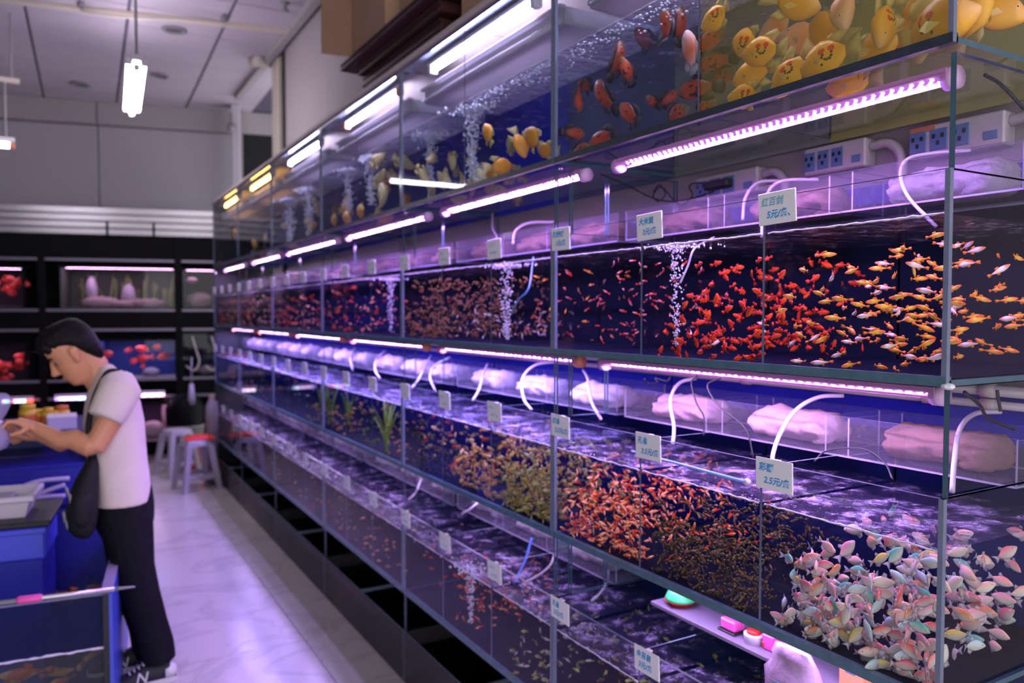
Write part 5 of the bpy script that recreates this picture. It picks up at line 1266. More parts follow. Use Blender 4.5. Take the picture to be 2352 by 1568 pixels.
# dark pump hanging and bits below the narrow tanks
p = at_depth(440,905,7.4)
t = thing('hanging_pump','dark pump hanging on a hose beside the shelf post','pump',p)
MB().tube([(0,0,0.1),(0.0,0,-0.05),(0.01,0,-0.10)],[0.02,0.035,0.02],10).build('pump_body',M_grey_plastic,t,True); MB().tube([(0,0,0.1),(0.005,0,0.35)],0.006,6).build('cord',M_grey_plastic,t,True)

# ================================================================== STOOLS AND BUCKETS
M_stool = mat('stool_plastic',(0.40,0.36,0.44),0.45)
def stool(label,pos,rz,s=1.0):
    t = thing('plastic_stool',label,'stool',pos,rz,'plastic stools'); hgt = 0.46*s; top,bot = 0.115,0.165
    rg = []
    for z,w_ in ((hgt-0.05,top+0.012),(hgt-0.012,top+0.004),(hgt,top-0.006)):
        rg.append([(w_*x*(0.86 if abs(x)==abs(y) else 1),w_*y*(0.86 if abs(x)==abs(y) else 1),z) for x,y in ((1,0),(1,1),(0,1),(-1,1),(-1,0),(-1,-1),(0,-1),(1,-1))])
    MB().rings(rg).build('seat',M_stool,t)
    for sx in (1,-1):
        for sy in (1,-1):
            w0,w1=0.026,0.020; rg=[]
            for z,c,w_ in ((hgt-0.045,top-0.02,w0),(0.0,bot-0.01,w1)):
                rg.append([(sx*c+dx*w_,sy*c+dy*w_,z) for dx,dy in ((1,-1),(1,1),(-1,1),(-1,-1))])
            MB().rings(rg).build('leg',M_stool,t)
    for z,c in ((0.13*s,0.145),):
        for k in range(4):
            a=k*math.pi/2; ca_,sa_=math.cos(a),math.sin(a); pts=[]
            q=[(c-0.008,-c,z-0.022),(c+0.004,-c,z-0.022),(c+0.004,c,z-0.022),(c-0.008,c,z-0.022)]; q+= [(x,y,zz+0.044) for x,y,zz in q]
            MB().add([(x*ca_-y*sa_,x*sa_+y*ca_,zz) for x,y,zz in q],[(0,3,2,1),(4,5,6,7),(0,1,5,4),(1,2,6,5),(2,3,7,6),(3,0,4,7)]).build('stretcher',M_stool,t)
    return t
sp = at_z(455,1128,0.0)
stool('pale plastic stool with a red cloth on it, standing in front',(sp.x,sp.y+0.1,0),R(12))
sp2 = at_z(408,1090,0.0)
stool('shaded plastic stool behind the one with red cloth',(sp2.x,sp2.y,0),R(20))
t = thing('red_cloth','folded red cloth lying on the front stool','cloth',(sp.x,sp.y+0.1,0.462)); MB().bbox(-0.10,0.16,-0.10,0.08,0.0,0.02,0.008).build('cloth_fold',M_red,t); MB().bbox(-0.05,0.12,-0.08,0.06,0.021,0.035,0.006).build('cloth_fold',M_red,t)
bp = at_z(458,1085,0.0)
t = thing('red_bucket','red plastic bucket standing behind the front stool','bucket',(bp.x,bp.y+0.25,0)); MB().lathe([(0.10,0),(0.12,0.24),(0.128,0.25),(0.118,0.25),(0.098,0.01)],n=20,cap=False).build('bucket_body',M_red,t,True); MB().lathe([(0.10,0.0),(0.10,0.008)],n=20).build('bucket_floor',M_red,t)
bk = MB().tube(smooth_path([(0.125*math.cos(a),0.0,0.24+0.10*math.sin(a)) for a in (0,0.6,1.2,1.9,2.5,3.14)],4),0.004,6).build('handle',M_stripbody,t,True)
t = thing('black_bin','black sack-lined bin behind the stools','bin',(bp.x-0.05,bp.y+0.62,0)); MB().lathe([(0.15,0),(0.19,0.42),(0.20,0.60),(0.14,0.72),(0.05,0.76)],n=16).build('sack',M_blackrack,t,True); MB().lathe([(0.155,0.0),(0.196,0.40),(0.20,0.40),(0.20,0.42)],n=16,cap=False).build('bin_rim',M_grey_plastic,t,True)
wp = at_depth(487,955,7.35)
t = thing('white_jug','pale plastic jug with brown cap behind the stools','jug',(wp.x,wp.y,0.0)); hz=wp.z
MB().lathe([(0.05,0.0),(0.055,hz-0.08),(0.06,hz+0.0),(0.055,hz+0.10),(0.03,hz+0.15),(0.022,hz+0.17)],n=14).build('jug_body',mat('jug_plastic',(0.22,0.19,0.22),0.5),t,True); MB().lathe([(0.026,hz+0.17),(0.026,hz+0.20)],n=12).build('cap',M_card,t,True)

# ================================================================== LOW TANKS IN THE AISLE
M_tankblue = mat('tank_blue',(0.02,0.025,0.32),0.35,noise=0.15,scale=4); M_tanknavy = mat('tank_navy',(0.012,0.016,0.13),0.35,noise=0.3,scale=3); M_blueedge = mat('blue_edge',(0.06,0.10,0.50),0.3)
FR,FL,BR = at_z(250,1360,0.55), at_z(0,1392,0.55), at_z(229,1240,0.55)
FU = (FL-FR).normalized(); ang = math.atan2(FU.y,FU.x)      # local +x runs to the left along the front, local -y... back
kt = thing('koi_tank','blue-lined low koi tank with glass front in the aisle','fish tank',(FR.x,FR.y,0),ang)
# local frame: x along the front (to the left), y = -(into depth)
TD = 0.95; TL = 1.5; hh = 0.55
MB().pane(0,TL,0.0,0.010,0.0,hh,far=1).build('front_pane',[clear_mat('koi_glass',(0.95,0.97,0.98),0.012,fmax=0.5),M_seal2],kt)
MB().box(-0.012,0.0,-TD,0.012,0.0,hh).build('corner_post',M_blueedge,kt); MB().box(0.0,0.020,-0.002,0.014,0.0,hh).build('corner_seal',M_cable,kt)
MB().box(0.0,0.008,-TD,0.0,0.0,hh).build('side_panel',M_tankblue,kt)
MB().box(0,TL,-TD-0.01,-TD,0.0,hh+0.12).build('rear_panel',M_tankblue,kt)
MB().box(TL-0.01,TL,-TD,0.0,0.0,hh).build('side_panel',M_tankblue,kt)
MB().box(0,TL,-TD,0.0,0.0,0.012).build('floor_panel',M_tanknavy,kt)
MB().bbox(0,TL,-0.05,0.012,hh-0.004,hh+0.004,0.001).build('front_rim',M_edge_l,kt)
MB().bbox(-0.012,0.03,-TD,-0.04,hh-0.004,hh+0.006,0.002).build('side_rim',M_acryle,kt)
wz = 0.335
mbw = water_box(0.012,TL-0.012,-TD+0.005,-0.004,0.013,wz,rip=0.004,seed=77)
mbw.build('water',M_water_calm,kt)
MB().add([(0.02,-0.002,wz+0.01),(TL-0.02,-0.002,wz+0.01),(TL-0.02,-0.002,hh-0.01),(0.02,-0.002,hh-0.01)],[(0,1,2,3)]).build('front_reflection',clear_mat('navy_reflection',(0.16,0.20,0.42),0.006,fmax=0.4,haze=0.40,haze_col=(0.012,0.022,0.10)),kt)  # navy sheet painted in for the reflection on the upper front glass
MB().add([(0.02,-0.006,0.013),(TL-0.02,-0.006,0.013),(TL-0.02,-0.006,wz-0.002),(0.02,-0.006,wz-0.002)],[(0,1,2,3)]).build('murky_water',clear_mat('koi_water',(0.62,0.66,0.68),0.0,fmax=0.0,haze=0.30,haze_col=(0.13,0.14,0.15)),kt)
foam = MB(); rr_=random.Random(5)
foam.tube([(0.012+1.4*i/70,-0.003,wz+0.002+rr_.uniform(-0.002,0.002)) for i in range(71)],[0.004*rr_.uniform(0.6,1.4) for _ in range(71)],6)
foam.build('waterline_foam_glint',M_foam_glint,kt,True)
K['koi'] = kind('koi', slim, [fish_mat('koi_skin',[(0.1,(0.55,0.10,0.02)),(0.6,(0.75,0.16,0.02)),(1.0,(0.75,0.25,0.06))],spots=(4.0,0.52,(0.8,0.55,0.2)),rnd=0.25),F_or]+E,tail=slim_tail,dorsal=slim_d)
K['koi_gold'] = kind('koi', slim, [fish_mat('koi_skin_gold',[(0.1,(0.6,0.3,0.04)),(1.0,(0.75,0.42,0.08))],rnd=0.2),F_or]+E,tail=slim_tail,dorsal=slim_d)
def in_tank(x,y,z): return Vector((FR.x,FR.y,0))+Vector((math.cos(ang)*x-math.sin(ang)*y, math.sin(ang)*x+math.cos(ang)*y, z))
for q,(px,py,kd,L_,yaw,lab) in enumerate(((212,1503,'koi_gold',0.15,60,'golden koi with spread tail in the tank corner'),(190,1525,'koi',0.16,70,'orange red koi slanting below the golden one'),(60,1545,'koi',0.24,5,'long red koi cruising at the front of the tank'),(130,1545,'koi_gold',0.16,170,'dull gold koi in the middle of the tank'),(30,1562,'koi',0.18,185,'red koi low at the frame corner'),(150,1560,'koi',0.14,20,'small orange koi near the tank floor'))):
    f_ = (in_tank(0,-0.10-0.03*q,0)-EYE); n_ = Vector((-math.sin(ang),math.cos(ang),0)); v = ray(px,py); p = EYE+v*((in_tank(0,-0.10-0.03*q,0)-EYE).dot(n_)/v.dot(n_)); p.z = min(p.z,wz-0.03)
    put_fish(kd,'koi',p,L_*0.8,R(180+yaw),0.1,lab,'fish','koi in the aisle tank',random.Random(q))
rr_ = random.Random(12)
for q in range(6):
    p = in_tank(0.08+0.10*q+rr_.uniform(-0.03,0.03),-0.70-rr_.random()*0.18,wz-0.035); put_fish('koi','koi',p,rr_.uniform(0.16,0.24),rr_.uniform(2.2,3.4),0.0,'red koi just under the water, towards the blue rear wall','fish','koi near the rear wall',rr_)
# net lying across the front
t = thing('hand_net','fish net with silver pole and pink grip lying across the tank front','net')
pa,pb = at_z(-60,1391,0.565), at_z(264,1352,0.565); pc = at_z(310,1347,0.57)
MB().tube([pa,pb],0.008,10).build('pole',mat('net_pole',(0.72,0.70,0.62),0.25,metal=0.6),t,True)
MB().tube([at_z(38,1379,0.565),at_z(44,1378.3,0.565),at_z(92,1372.5,0.565),at_z(97,1372,0.565)],[0.011,0.015,0.015,0.012],12).build('grip',M_pinkp,t,True)
MB().tube([pb,pb.lerp(pc,0.3),pc],[0.008,0.006,0.003],8).build('net_tip',M_grey_plastic,t,True)
# blue crate, board and white tub over the tank
c0 = in_tank(1.05,-0.62,0); cr = thing('blue_crate','bright blue plastic crate standing behind the koi tank front','crate',(0,0,0))
def on_front(px,py,dy):
    n_ = Vector((-math.sin(ang),math.cos(ang),0)); v = ray(px,py); return EYE+v*((in_tank(0,dy,0)-EYE).dot(n_)/v.dot(n_))
M_crate = mat('crate_blue',(0.07,0.09,0.72),0.4)
def loc(p): 
    d = p-Vector((FR.x,FR.y,0)); return (d.x*math.cos(ang)+d.y*math.sin(ang), -d.x*math.sin(ang)+d.y*math.cos(ang), d.z)
e0 = loc(on_front(104,1283,-0.42)); e1 = loc(on_front(104,1212,-0.42))
cr.location = (FR.x,FR.y,0); cr.rotation_euler=(0,0,ang)
MB().bbox(e0[0],e0[0]+0.62,-0.80,-0.42,e0[2],e1[2],0.008).build('crate_body',M_crate,cr); MB().bbox(e0[0]-0.006,e0[0]+0.63,-0.81,-0.41,e1[2]-0.02,e1[2]+0.004,0.004).build('crate_rim',M_crate,cr)
MB().bbox(e0[0]+0.01,e0[0]+0.61,-0.79,-0.43,0.012,e0[2],0.004).build('crate_base',M_tankblue,cr)
bd = MB().bbox(e0[0]-0.02,e0[0]+0.60,-0.86,-0.43,e1[2]+0.006,e1[2]+0.028,0.003).build('black_board',M_cable,None); bd.location=(FR.x,FR.y,0); bd.rotation_euler=(0,0,ang); tag(bd,'black board lying on the bright blue crate','board')
w1 = loc(on_front(70,1140,-0.50)); w0 = loc(on_front(62,1206,-0.50)); zb_ = e1[2]+0.029
tb = thing('white_tub','white plastic tub with a rolled rim on the black board','tub',(FR.x,FR.y,0),ang); M_tub = mat('white_tub_plastic',(0.72,0.66,0.74),0.4)
def frus(x0,x1,y0,y1,z0,z1,dx,m,name,par):
    q=[(x0+dx,y0+dx,z0),(x1-dx,y0+dx,z0),(x1-dx,y1-dx,z0),(x0+dx,y1-dx,z0),(x0,y0,z1),(x1,y0,z1),(x1,y1,z1),(x0,y1,z1)]
    i=[(x+( 0.006 if k in(0,3) else -0.006),y+(0.006 if k in (0,1) else -0.006),z) for k,(x,y,z) in enumerate(q[4:])]; j=[(x+( 0.006 if k in(0,3) else -0.006),y+(0.006 if k in (0,1) else -0.006),z+0.008) for k,(x,y,z) in enumerate(q[:4])]
    vs=q+i+j
    MB().add(vs,[(0,3,2,1),(0,1,5,4),(1,2,6,5),(2,3,7,6),(3,0,4,7),(4,5,9,8),(5,6,10,9),(6,7,11,10),(7,4,8,11),(8,9,13,12),(9,10,14,13),(10,11,15,14),(11,8,12,15),(12,13,14,15)]).build(name,m,par)
frus(w1[0],w1[0]+0.36,-0.76,-0.50,zb_,w1[2],0.025,M_tub,'tub_body',tb)
r_ = MB()
for a in ((w1[0]-0.014,w1[0]+0.374,-0.506,-0.488),(w1[0]-0.014,w1[0]+0.374,-0.772,-0.754),(w1[0]-0.014,w1[0]+0.004,-0.754,-0.506),(w1[0]+0.356,w1[0]+0.374,-0.754,-0.506)): r_.bbox(a[0],a[1],a[2],a[3],w1[2]-0.02,w1[2]+0.004,0.004)
r_.build('rim',M_tub,tb)
tc = MB().bbox(w1[0]+0.08,w1[0]+0.26,-0.70,-0.56,w1[2]-0.05,w1[2]-0.01,0.01).build('tub_contents',M_grey_plastic,None); tc.location=(FR.x,FR.y,0); tc.rotation_euler=(0,0,ang); tag(tc,'small grey packet lying inside the white tub','packet')
# blue side box
b0 = loc(on_front(110,1190,-0.66)); bb = MB().bbox(-0.0+0.10,b0[0]-0.02,-1.25,-0.98,0.40,0.60,0.006).build('blue_ledge',M_crate,None); bb.location=(FR.x,FR.y,0); bb.rotation_euler=(0,0,ang); tag(bb,'low blue box behind the koi tank beside the crate','box')
bs = MB().box(0.12,b0[0]-0.04,-1.23,-1.0,0.0,0.40).build('box_stand',M_tanknavy,bb)
# second navy tank behind
t2 = thing('navy_tank','tall navy blue tank with pale hoses behind the koi tank','fish tank',(0.12,4.75,0),R(178))
MB().box(0,1.9,-0.7,-0.69,0,0.90).build('rear_panel',M_tankblue,t2); MB().box(0,1.9,-0.02,0.0,0,0.80).build('front_panel',M_tanknavy,t2)
for x in (0.0,1.88): MB().box(x,x+0.02,-0.69,-0.02,0,0.86).build('side_panel',M_tankblue,t2)
MB().bbox(0,1.9,-0.70,0.01,0.80,0.815,0.003).build('lid',M_tankblue,t2); MB().bbox(0,1.9,0.0,0.012,0.60,0.80,0.002).build('upper_band',M_crate if False else M_tankblue,t2)
for q,(pts,lab) in enumerate(((((-10,1165),(40,1125),(90,1105),(160,1098)),'upper pale clear hose arching over the navy tank'),(((60,1150),(100,1130),(150,1112)),'middle pale clear hose over the navy tank'),(((70,1145),(110,1140),(150,1138)),'lowest clear hose lying over the navy tank'))):
    o = MB().tube(smooth_path([at_y(px,py,4.68) for px,py in pts],8),[0.012]*(8*(len(pts)-1)+1),8).build('clear_hose',M_hosec,None,True); tag(o,lab,'hose')
# goods on the ledge behind: white box, yellow bottles
LZ = at_y(140,985,4.95).z
lg_ = MB().bbox(-1.5,0.2,4.86,5.58,LZ-0.03,LZ,0.004).build('ledge_board',M_tanknavy); tag(lg_,'dark board holding bottles and a white box behind the man','board')
for x in (-1.4,0.1): MB().box(x,x+0.05,5.50,5.56,0,LZ-0.03).build('board_leg',M_blackrack,lg_)
xa,xb = at_y(108,970,4.95).x, at_y(176,970,4.95).x; zt = at_y(140,958,4.95).z
t = thing('white_carton','pale lilac carton on the ledge before the man','box',((xa+xb)/2,4.97,LZ)); MB().bbox(-(xb-xa)/2,(xb-xa)/2,-0.06,0.12,0,zt-LZ,0.004).build('carton_body',mat('carton_lilac',(0.55,0.50,0.72),0.5),t); MB().bbox(-(xb-xa)/2-0.002,(xb-xa)/2+0.002,-0.062,0.122,zt-LZ,zt-LZ+0.006,0.002).build('carton_lid',M_whitep,t)
M_yel = mat('yellow_bottle',(0.72,0.48,0.04),0.35); M_ora = mat('orange_label',(0.65,0.16,0.04),0.4)
for q,(px,py,w_,mm,lab) in enumerate(((62,932,0.045,M_yel,'tall yellow bottle beside the coloured LED bar'),(84,945,0.03,M_yel,'short yellow bottle between the others'),(110,940,0.035,M_yel,'yellow jar beside the orange-topped one'),(142,936,0.04,M_ora,'yellow jar with an orange red top'),(125,948,0.03,M_yel,'small yellow jar low behind the carton'))):
    p = at_y(px,py,5.12); h_ = p.z-LZ
    t = thing('fish_food_jar',lab,'jar',(p.x,5.2+0.03*(q%2),LZ),group='yellow jars on the ledge'); MB().lathe([(w_,0),(w_,h_*0.72),(w_*0.8,h_*0.78)],n=14).build('jar_body',M_yel,t,True); MB().lathe([(w_*0.85,h_*0.78),(w_*0.85,h_),(w_*0.4,h_+0.003)],n=14).build('jar_lid',mm,t,True); MB().lathe([(w_*1.01,h_*0.2),(w_*1.01,h_*0.55)],n=14,cap=False).build('jar_label',M_ora,t,True)
# ================================================================== THE MAN
PY = 3.78
def q3(px,py,y): return at_y(px,py,y)
man = thing('person','man in a pale T-shirt and black trousers bending over a bag of fish','person',(q3(345,1560,PY).x,PY,0))
mo = Vector(man.location)
M_skin = mat('skin',(0.66,0.30,0.15),0.5,noise=0.06,scale=12)
M_shirt = mat('shirt_cloth',(0.74,0.63,0.55),0.9,noise=0.08,scale=14,bump=0.25)
M_trouser = mat('trouser_cloth',(0.010,0.010,0.013),0.9,noise=0.3,scale=18,bump=0.2,spec=0.1)
M_hair = mat('hair_black',(0.008,0.007,0.008),0.55,noise=0.4,scale=60,bump=0.5,spec=0.15)
M_shoe = mat('shoe_black',(0.015,0.016,0.018),0.6); M_sole = mat('shoe_sole',(0.72,0.68,0.66),0.6); M_bagc = mat('bag_black',(0.014,0.014,0.015),0.7,noise=0.3,scale=40,bump=0.2,spec=0.2)
def ell(c, ax, ay, n=20, ux=Vector((1,0,0)), uy=Vector((0,1,0)), sq=2.0):
    out = []
    for k in range(n):
        a = 2*math.pi*k/n; ca_, sa_ = math.cos(a), math.sin(a)
        e = 2.0/sq; x = math.copysign(abs(ca_)**e,ca_); y = math.copysign(abs(sa_)**e,sa_)
        out.append(c+ux*ax*x+uy*ay*y)
    return out
def limb(mb, pts, n=14):
    """pts: (Vector, rx, ry): swept with elliptical sections"""
    P_ = [p for p,_,_ in pts]; rg = []
    for i,(p,rx,ry) in enumerate(pts):
        t = (P_[min(i+1,len(P_)-1)]-P_[max(i-1,0)]).normalized(); y = Vector((0,1,0)); y = (y-t*y.dot(t)).normalized(); x = y.cross(t)
        rg.append([p+x*rx*math.cos(2*math.pi*k/n)+y*ry*math.sin(2*math.pi*k/n) for k in range(n)])
    mb.rings(rg)
def fused(mb, name, m, parent, vox, sm=4):
    """close all pieces into one continuous skin"""
    me = mb.mesh(name, m); o = bpy.data.objects.new(name, me); COL.objects.link(o)
    r_ = o.modifiers.new('r','REMESH'); r_.mode = 'VOXEL'; r_.voxel_size = vox; r_.use_smooth_shade = True
    if sm: s_ = o.modifiers.new('s','SMOOTH'); s_.factor = 0.5; s_.iterations = sm
    bpy.context.view_layer.update()
    me2 = bpy.data.meshes.new_from_object(o.evaluated_get(bpy.context.evaluated_depsgraph_get()))
    bpy.data.objects.remove(o); me2.name = name
    for v in me2.vertices: v.co -= mo
    me2.materials.clear(); me2.materials.append(m)
    me2.polygons.foreach_set('use_smooth',[True]*len(me2.polygons))
    return link(name, me2, parent)
YN, YF = PY-0.19, PY+0.19        # near and far shoulder
# --- body: head, neck, arms, hands
hp = R(36); HO = q3(168,814,PY)
hf = Vector((-math.cos(hp),0,-math.sin(hp))); hu = Vector((-math.sin(hp),0,math.cos(hp))); hy = Vector((0,1,0))
def H3(f_,u,y=0.0): return HO+hf*f_+hu*u+hy*y
body = MB()
prof = [(-0.122,0.055,0.022,0.022),(-0.108,0.078,-0.012,0.040),(-0.080,0.084,-0.040,0.052),(-0.062,0.090,-0.055,0.058),(-0.048,0.084,-0.064,0.062),(-0.020,0.086,-0.080,0.067),(0.010,0.080,-0.092,0.072),(0.035,0.086,-0.098,0.075),(0.065,0.084,-0.100,0.074),(0.092,0.066,-0.090,0.064),(0.112,0.030,-0.055,0.036)]
body.rings([ell(H3((a+b_)/2,u),abs(a-b_)/2,w_,20,hf,hy,2.2) for u,a,b_,w_ in prof])
body.rings([ell(H3(f_,u),a,b_,8,hf,hy) for u,f_,a,b_ in ((-0.040,0.088,0.006,0.010),(-0.034,0.094,0.020,0.018),(-0.024,0.098,0.022,0.015),(0.0,0.088,0.016,0.010),(0.026,0.078,0.012,0.008))])   # nose
for s in (1,-1):
    body.rings([ell(H3(f_,u,s*y),a,b_,8,hf,hy) for u,f_,y,a,b_ in ((-0.034,0.0,0.068,0.008,0.008),(-0.018,-0.004,0.074,0.014,0.010),(0.008,-0.010,0.080,0.020,0.010),(0.026,-0.012,0.080,0.017,0.009),(0.034,-0.010,0.074,0.008,0.007))])     # ears
limb(body,[(H3(-0.035,-0.02),0.060,0.058),(H3(-0.035,-0.09),0.055,0.055),(q3(222,868,PY),0.056,0.058),(q3(240,890,PY),0.06,0.075),(q3(250,910,PY),0.06,0.10)])
def arm(y0,y1,y2,sh,el,wr,kn,tips,thumb):
    limb(body,[(q3(*sh,y0),0.055,0.055),(q3((sh[0]+el[0])/2+4,(sh[1]+el[1])/2,(y0+y1)/2),0.050,0.047),(q3(el[0]+4,el[1]-8,y1),0.043,0.041),(q3(el[0]-6,el[1]-8,y1),0.042,0.041),(q3(el[0]-45,el[1]-26,(y1*2+y2)/3),0.043,0.040),(q3((el[0]+wr[0])/2-10,(el[1]+wr[1])/2+2,(y1+y2)/2),0.036,0.034),(q3(*wr,y2),0.025,0.029)])
    W_, K_ = q3(*wr,y2), q3(*kn,y2)
    limb(body,[(W_,0.023,0.028),(W_.lerp(K_,0.5),0.021,0.038),(K_,0.017,0.042)])
    for i,(tp,mid) in enumerate(tips):
        yy = y2-0.030+0.020*i
        limb(body,[(K_.lerp(W_,0.25)+Vector((0,yy-y2,0)),0.010,0.010),(Vector((K_.x,yy,K_.z)),0.0105,0.0105),(q3(*mid,yy),0.0090,0.0092),(q3(*tp,yy),0.0072,0.0075)],8)
    limb(body,[(W_.lerp(K_,0.35)+Vector((0,-0.03,-0.005)),0.013,0.012),(q3(*thumb[0],y2-0.045),0.011,0.011),(q3(*thumb[1],y2-0.035),0.009,0.009)],8)
arm(YN,YN-0.02,YN+0.10,(284,893),(214,1034),(80,981),(40,967),[((2,985),(18,968)),((-4,992),(14,976)),((2,1000),(16,984)),((12,1004),(22,990))],((48,992),(22,1000)))
arm(YF,YF+0.02,YF-0.10,(276,893),(208,1034),(92,1000),(58,1003),[((20,1004),(36,998)),((16,1010),(34,1004)),((20,1015),(36,1010)),((28,1018),(40,1014))],((60,990),(32,988)))
fused(body,'body',M_skin,man,0.0045,3)
for s in (1,-1):
    e = MB(); e.ball(H3(0.071,0.006,s*0.036)-mo,0.009,n=10,m=7); e.build('eye',mat('eye_shade_%d'%(s+1),(0.16,0.09,0.07),0.3),man,True)
    p_ = MB(); p_.ball(H3(0.077,0.004,s*0.037)-mo,0.0042,n=8,m=5); p_.build('pupil',M_pupil,man,True)
    b_ = MB(); b_.tube([H3(0.085,0.032,s*0.016)-mo,H3(0.084,0.037,s*0.034)-mo,H3(0.070,0.033,s*0.052)-mo],[0.003,0.004,0.002],6); b_.build('eyebrow',M_hair,man,True)
l_ = MB(); l_.tube([H3(0.074,-0.064,-0.024)-mo,H3(0.090,-0.063,-0.010)-mo,H3(0.092,-0.062,0)-mo,H3(0.090,-0.063,0.010)-mo,H3(0.074,-0.064,0.024)-mo],[0.002,0.005,0.006,0.005,0.002],8); l_.build('lips',mat('lips',(0.42,0.14,0.12),0.5),man,True)
# --- hair
hr = MB()
hprof = [(-0.075,-0.055,-0.092,0.040),(-0.045,-0.042,-0.108,0.064),(-0.010,-0.022,-0.116,0.079),(0.022,0.004,-0.120,0.084),(0.048,0.030,-0.122,0.087),(0.066,0.066,-0.121,0.086),(0.086,0.090,-0.116,0.081),(0.112,0.090,-0.106,0.072),(0.134,0.068,-0.082,0.054),(0.146,0.025,-0.04,0.027)]
hr.rings([ell(H3((a+c)/2,u),abs(a-c)/2,w_,22,hf,hy,2.1) for u,a,c,w_ in hprof])
rr_ = random.Random(3)
for k in range(150):
    a = rr_.uniform(0,6.28); r0 = rr_.uniform(0.2,1.0); f_, y_ = 0.0+0.098*r0*math.cos(a), 0.075*r0*math.sin(a); u_ = 0.142-0.060*r0*r0
    hr.tube([H3(f_*0.9,u_-0.025,y_*0.9),H3(f_*1.02+0.004,u_+0.004,y_*1.02),H3(f_*1.05+rr_.uniform(-0.004,0.024),u_+rr_.uniform(0.0,0.016),y_*1.08)],[0.012,0.008,0.002],6)
fused(hr,'hair',M_hair,man,0.0045,1)
# --- T-shirt
sh = MB()
fb = [(210,345,1149,0.165),(206,345,1120,0.168),(202,343,1090,0.170),(199,338,1055,0.172),(194,334,1010,0.178),(189,331,965,0.188),(194,322,922,0.198),(203,308,890,0.190),(212,290,866,0.150),(222,268,846,0.088),(228,258,836,0.068)]
sh.rings([ell((q3(a,y,PY)+q3(b_,y,PY))/2,(q3(b_,y,PY).x-q3(a,y,PY).x)/2,w_,28,sq=2.4) for a,b_,y,w_ in fb])
for ys,yh in ((YN,YN-0.03),(YF,YF+0.03)):
    limb(sh,[(q3(268,880,ys+(0.05 if ys<PY else -0.05)),0.075,0.07),(q3(276,898,ys),0.085,0.072),(q3(258,930,(ys+yh)/2),0.079,0.070),(q3(241,962,yh),0.071,0.064)])
fused(sh,'t_shirt',M_shirt,man,0.008,5)
# --- trousers
tr = MB()
limb(tr,[(q3(280,1120,PY),0.120,0.150),(q3(284,1160,PY),0.124,0.162),(q3(287,1195,PY),0.120,0.160),(q3(290,1225,PY),0.100,0.14)],20)
limb(tr,[(q3(292,1190,PY-0.075),0.105,0.085),(q3(300,1245,PY-0.082),0.094,0.088),(q3(308,1305,PY-0.085),0.084,0.082),(q3(326,1370,PY-0.085),0.076,0.076),(q3(347,1435,PY-0.085),0.070,0.072),(q3(360,1480,PY-0.085),0.072,0.072),(q3(367,1516,PY-0.085),0.068,0.068)])
limb(tr,[(q3(286,1190,PY+0.075),0.105,0.085),(q3(290,1245,PY+0.082),0.092,0.088),(q3(294,1305,PY+0.085),0.082,0.082),(q3(312,1370,PY+0.09),0.074,0.076),(q3(332,1435,PY+0.095),0.068,0.072),(q3(340,1485,PY+0.10),0.068,0.070),(q3(341,1505,PY+0.10),0.062,0.064)])
fused(tr,'trousers',M_trouser,man,0.009,4)
# --- shoes
def shoe(label_y, heel_px, ypx):
    hx = at_z(heel_px,ypx,0.02); y = label_y
    x0 = q3(heel_px,ypx,y).x; L_ = 0.275
    s = MB(); rg = []
    for f_,hgt,w_ in ((0.0,0.055,0.026),(0.03,0.095,0.036),(0.09,0.105,0.040),(0.14,0.085,0.043),(0.20,0.060,0.047),(0.25,0.046,0.042),(0.275,0.028,0.022)):
        rg.append([Vector((x0-f_,y+w_*math.cos(2*math.pi*k/14),0.022+(hgt-0.022)*max(0,math.sin(2*math.pi*k/14))))-mo for k in range(14)])
    s.rings(rg); o = s.build('shoe',M_shoe,man,True)
    so = MB(); rg = []
    for f_,w_ in ((-0.006,0.020),(0.02,0.036),(0.09,0.042),(0.19,0.049),(0.25,0.044),(0.282,0.020)): rg.append([Vector((x0-f_,y+s_*w_,z))-mo for s_,z in ((-1,0.001),(1,0.001),(1,0.026),(-1,0.026))])
    so.rings(rg).build('sole',M_sole,o)
    hc = MB(); hc.rings([[Vector((x0-f_,y+w_*math.cos(2*math.pi*k/10),0.03+(hgt-0.03)*max(0,math.sin(2*math.pi*k/10))))-mo for k in range(10)] for f_,hgt,w_ in ((-0.003,0.06,0.028),(0.02,0.085,0.039),(0.045,0.080,0.041))]).build('heel_cap',M_sole,o,True)
    me = glyph_mesh('N',0.060,0.25); me.materials.clear(); me.materials.append(M_sole)
    lo = link('logo',me,o,Vector((x0-0.165,y-0.0455,0.030))-mo); lo.rotation_euler=(R(75),0,0)
    lc = MB()
    for k in range(4): lc.tube([Vector((x0-0.13-k*0.018,y-0.022,0.094-k*0.009))-mo,Vector((x0-0.134-k*0.018,y+0.022,0.094-k*0.009))-mo],0.0035,6)
    lc.build('laces',M_sole,o,True)
shoe(PY-0.10,404,1556); shoe(PY+0.10,358,1530)
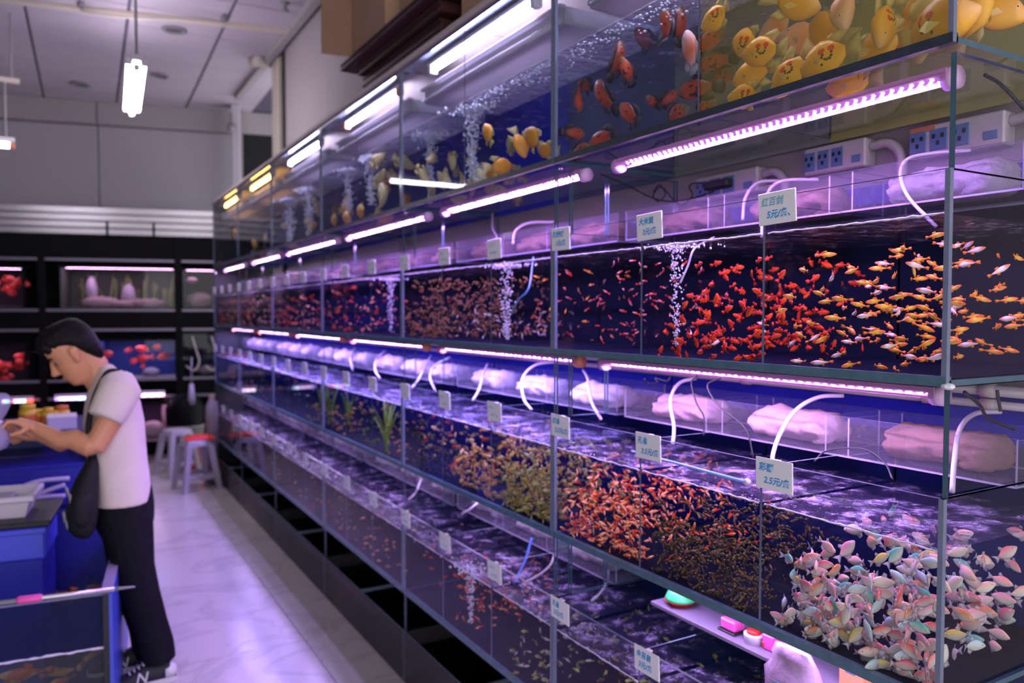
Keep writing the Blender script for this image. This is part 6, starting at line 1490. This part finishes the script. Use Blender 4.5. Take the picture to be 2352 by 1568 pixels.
# --- shoulder bag (hangs on the man)
bg = thing('shoulder_bag','black shoulder bag hanging before the man\'s hip','bag',q3(190,1150,PY-0.12)); bo = Vector(bg.location); BY = PY-0.13
b_ = MB(); b_.rings([[p-bo for p in ell((q3(a,y,BY)+q3(c,y,BY))/2,(q3(c,y,BY).x-q3(a,y,BY).x)/2,w_,20,sq=2.6)] for a,c,y,w_ in ((205,222,1042,0.03),(190,228,1070,0.06),(170,228,1105,0.085),(156,228,1140,0.10),(148,226,1180,0.105),(152,222,1205,0.10),(166,216,1222,0.08),(180,208,1230,0.05))]); b_.build('bag_body',M_bagc,bg,True)
b2 = MB(); b2.rings([[p-bo for p in ell((q3(a,y,BY-0.07)+q3(c,y,BY-0.07))/2,(q3(c,y,BY).x-q3(a,y,BY).x)/2,w_,16,sq=2.6)] for a,c,y,w_ in ((172,212,1130,0.035),(164,214,1150,0.045),(162,212,1190,0.045),(174,204,1210,0.03))]); b2.build('front_pocket',M_bagc,bg,True)
st = MB(); st.tube([Vector(p)-bo for p in smooth_path([q3(214,1050,PY-0.20),q3(203,985,PY-0.19),q3(215,920,PY-0.19),q3(236,872,PY-0.165),q3(256,852,PY-0.13),q3(290,862,PY-0.13),q3(322,905,PY-0.13)],8)],0.012,8); st.build('strap',M_bagc,bg,True)
for a,c in (((152,1118),(158,1140)),((160,1135),(163,1158)),((146,1175),(150,1200)),((152,1195),(156,1215))):
    z_ = MB(); z_.tube([q3(*a,BY-0.06)-bo,q3(*c,BY-0.06)-bo],0.006,6); z_.build('zip_pull',M_grey_plastic,bg,True)
# --- bag of fish held by the man
fbp = q3(2,985,PY-0.10); M_film = clear_mat('plastic_film',(0.92,0.90,1.0),0.08,fmax=0.8,haze=0.42,haze_col=(0.62,0.55,0.85))
fbag = thing('fish_bag','clear plastic bag of water held in the man\'s hands','bag',fbp)
rg = []
rr_ = random.Random(8)
for z,r0 in ((-0.085,0.03),(-0.075,0.055),(-0.03,0.070),(0.01,0.045),(0.03,0.028),(0.06,0.05),(0.12,0.075),(0.14,0.06)):
    rg.append([(-0.03+r0*1.0*math.cos(2*math.pi*k/14)*rr_.uniform(0.85,1.1),r0*math.sin(2*math.pi*k/14)*rr_.uniform(0.85,1.1),z) for k in range(14)])
MB().rings(rg).build('bag_film',M_film,fbag,True)
MB().tube(smooth_path([(-0.03+0.031*math.cos(a),0.031*math.sin(a),0.028) for a in [k*math.pi/4 for k in range(9)]],3),0.008,8).build('neck_ring',M_whitep,fbag,True)
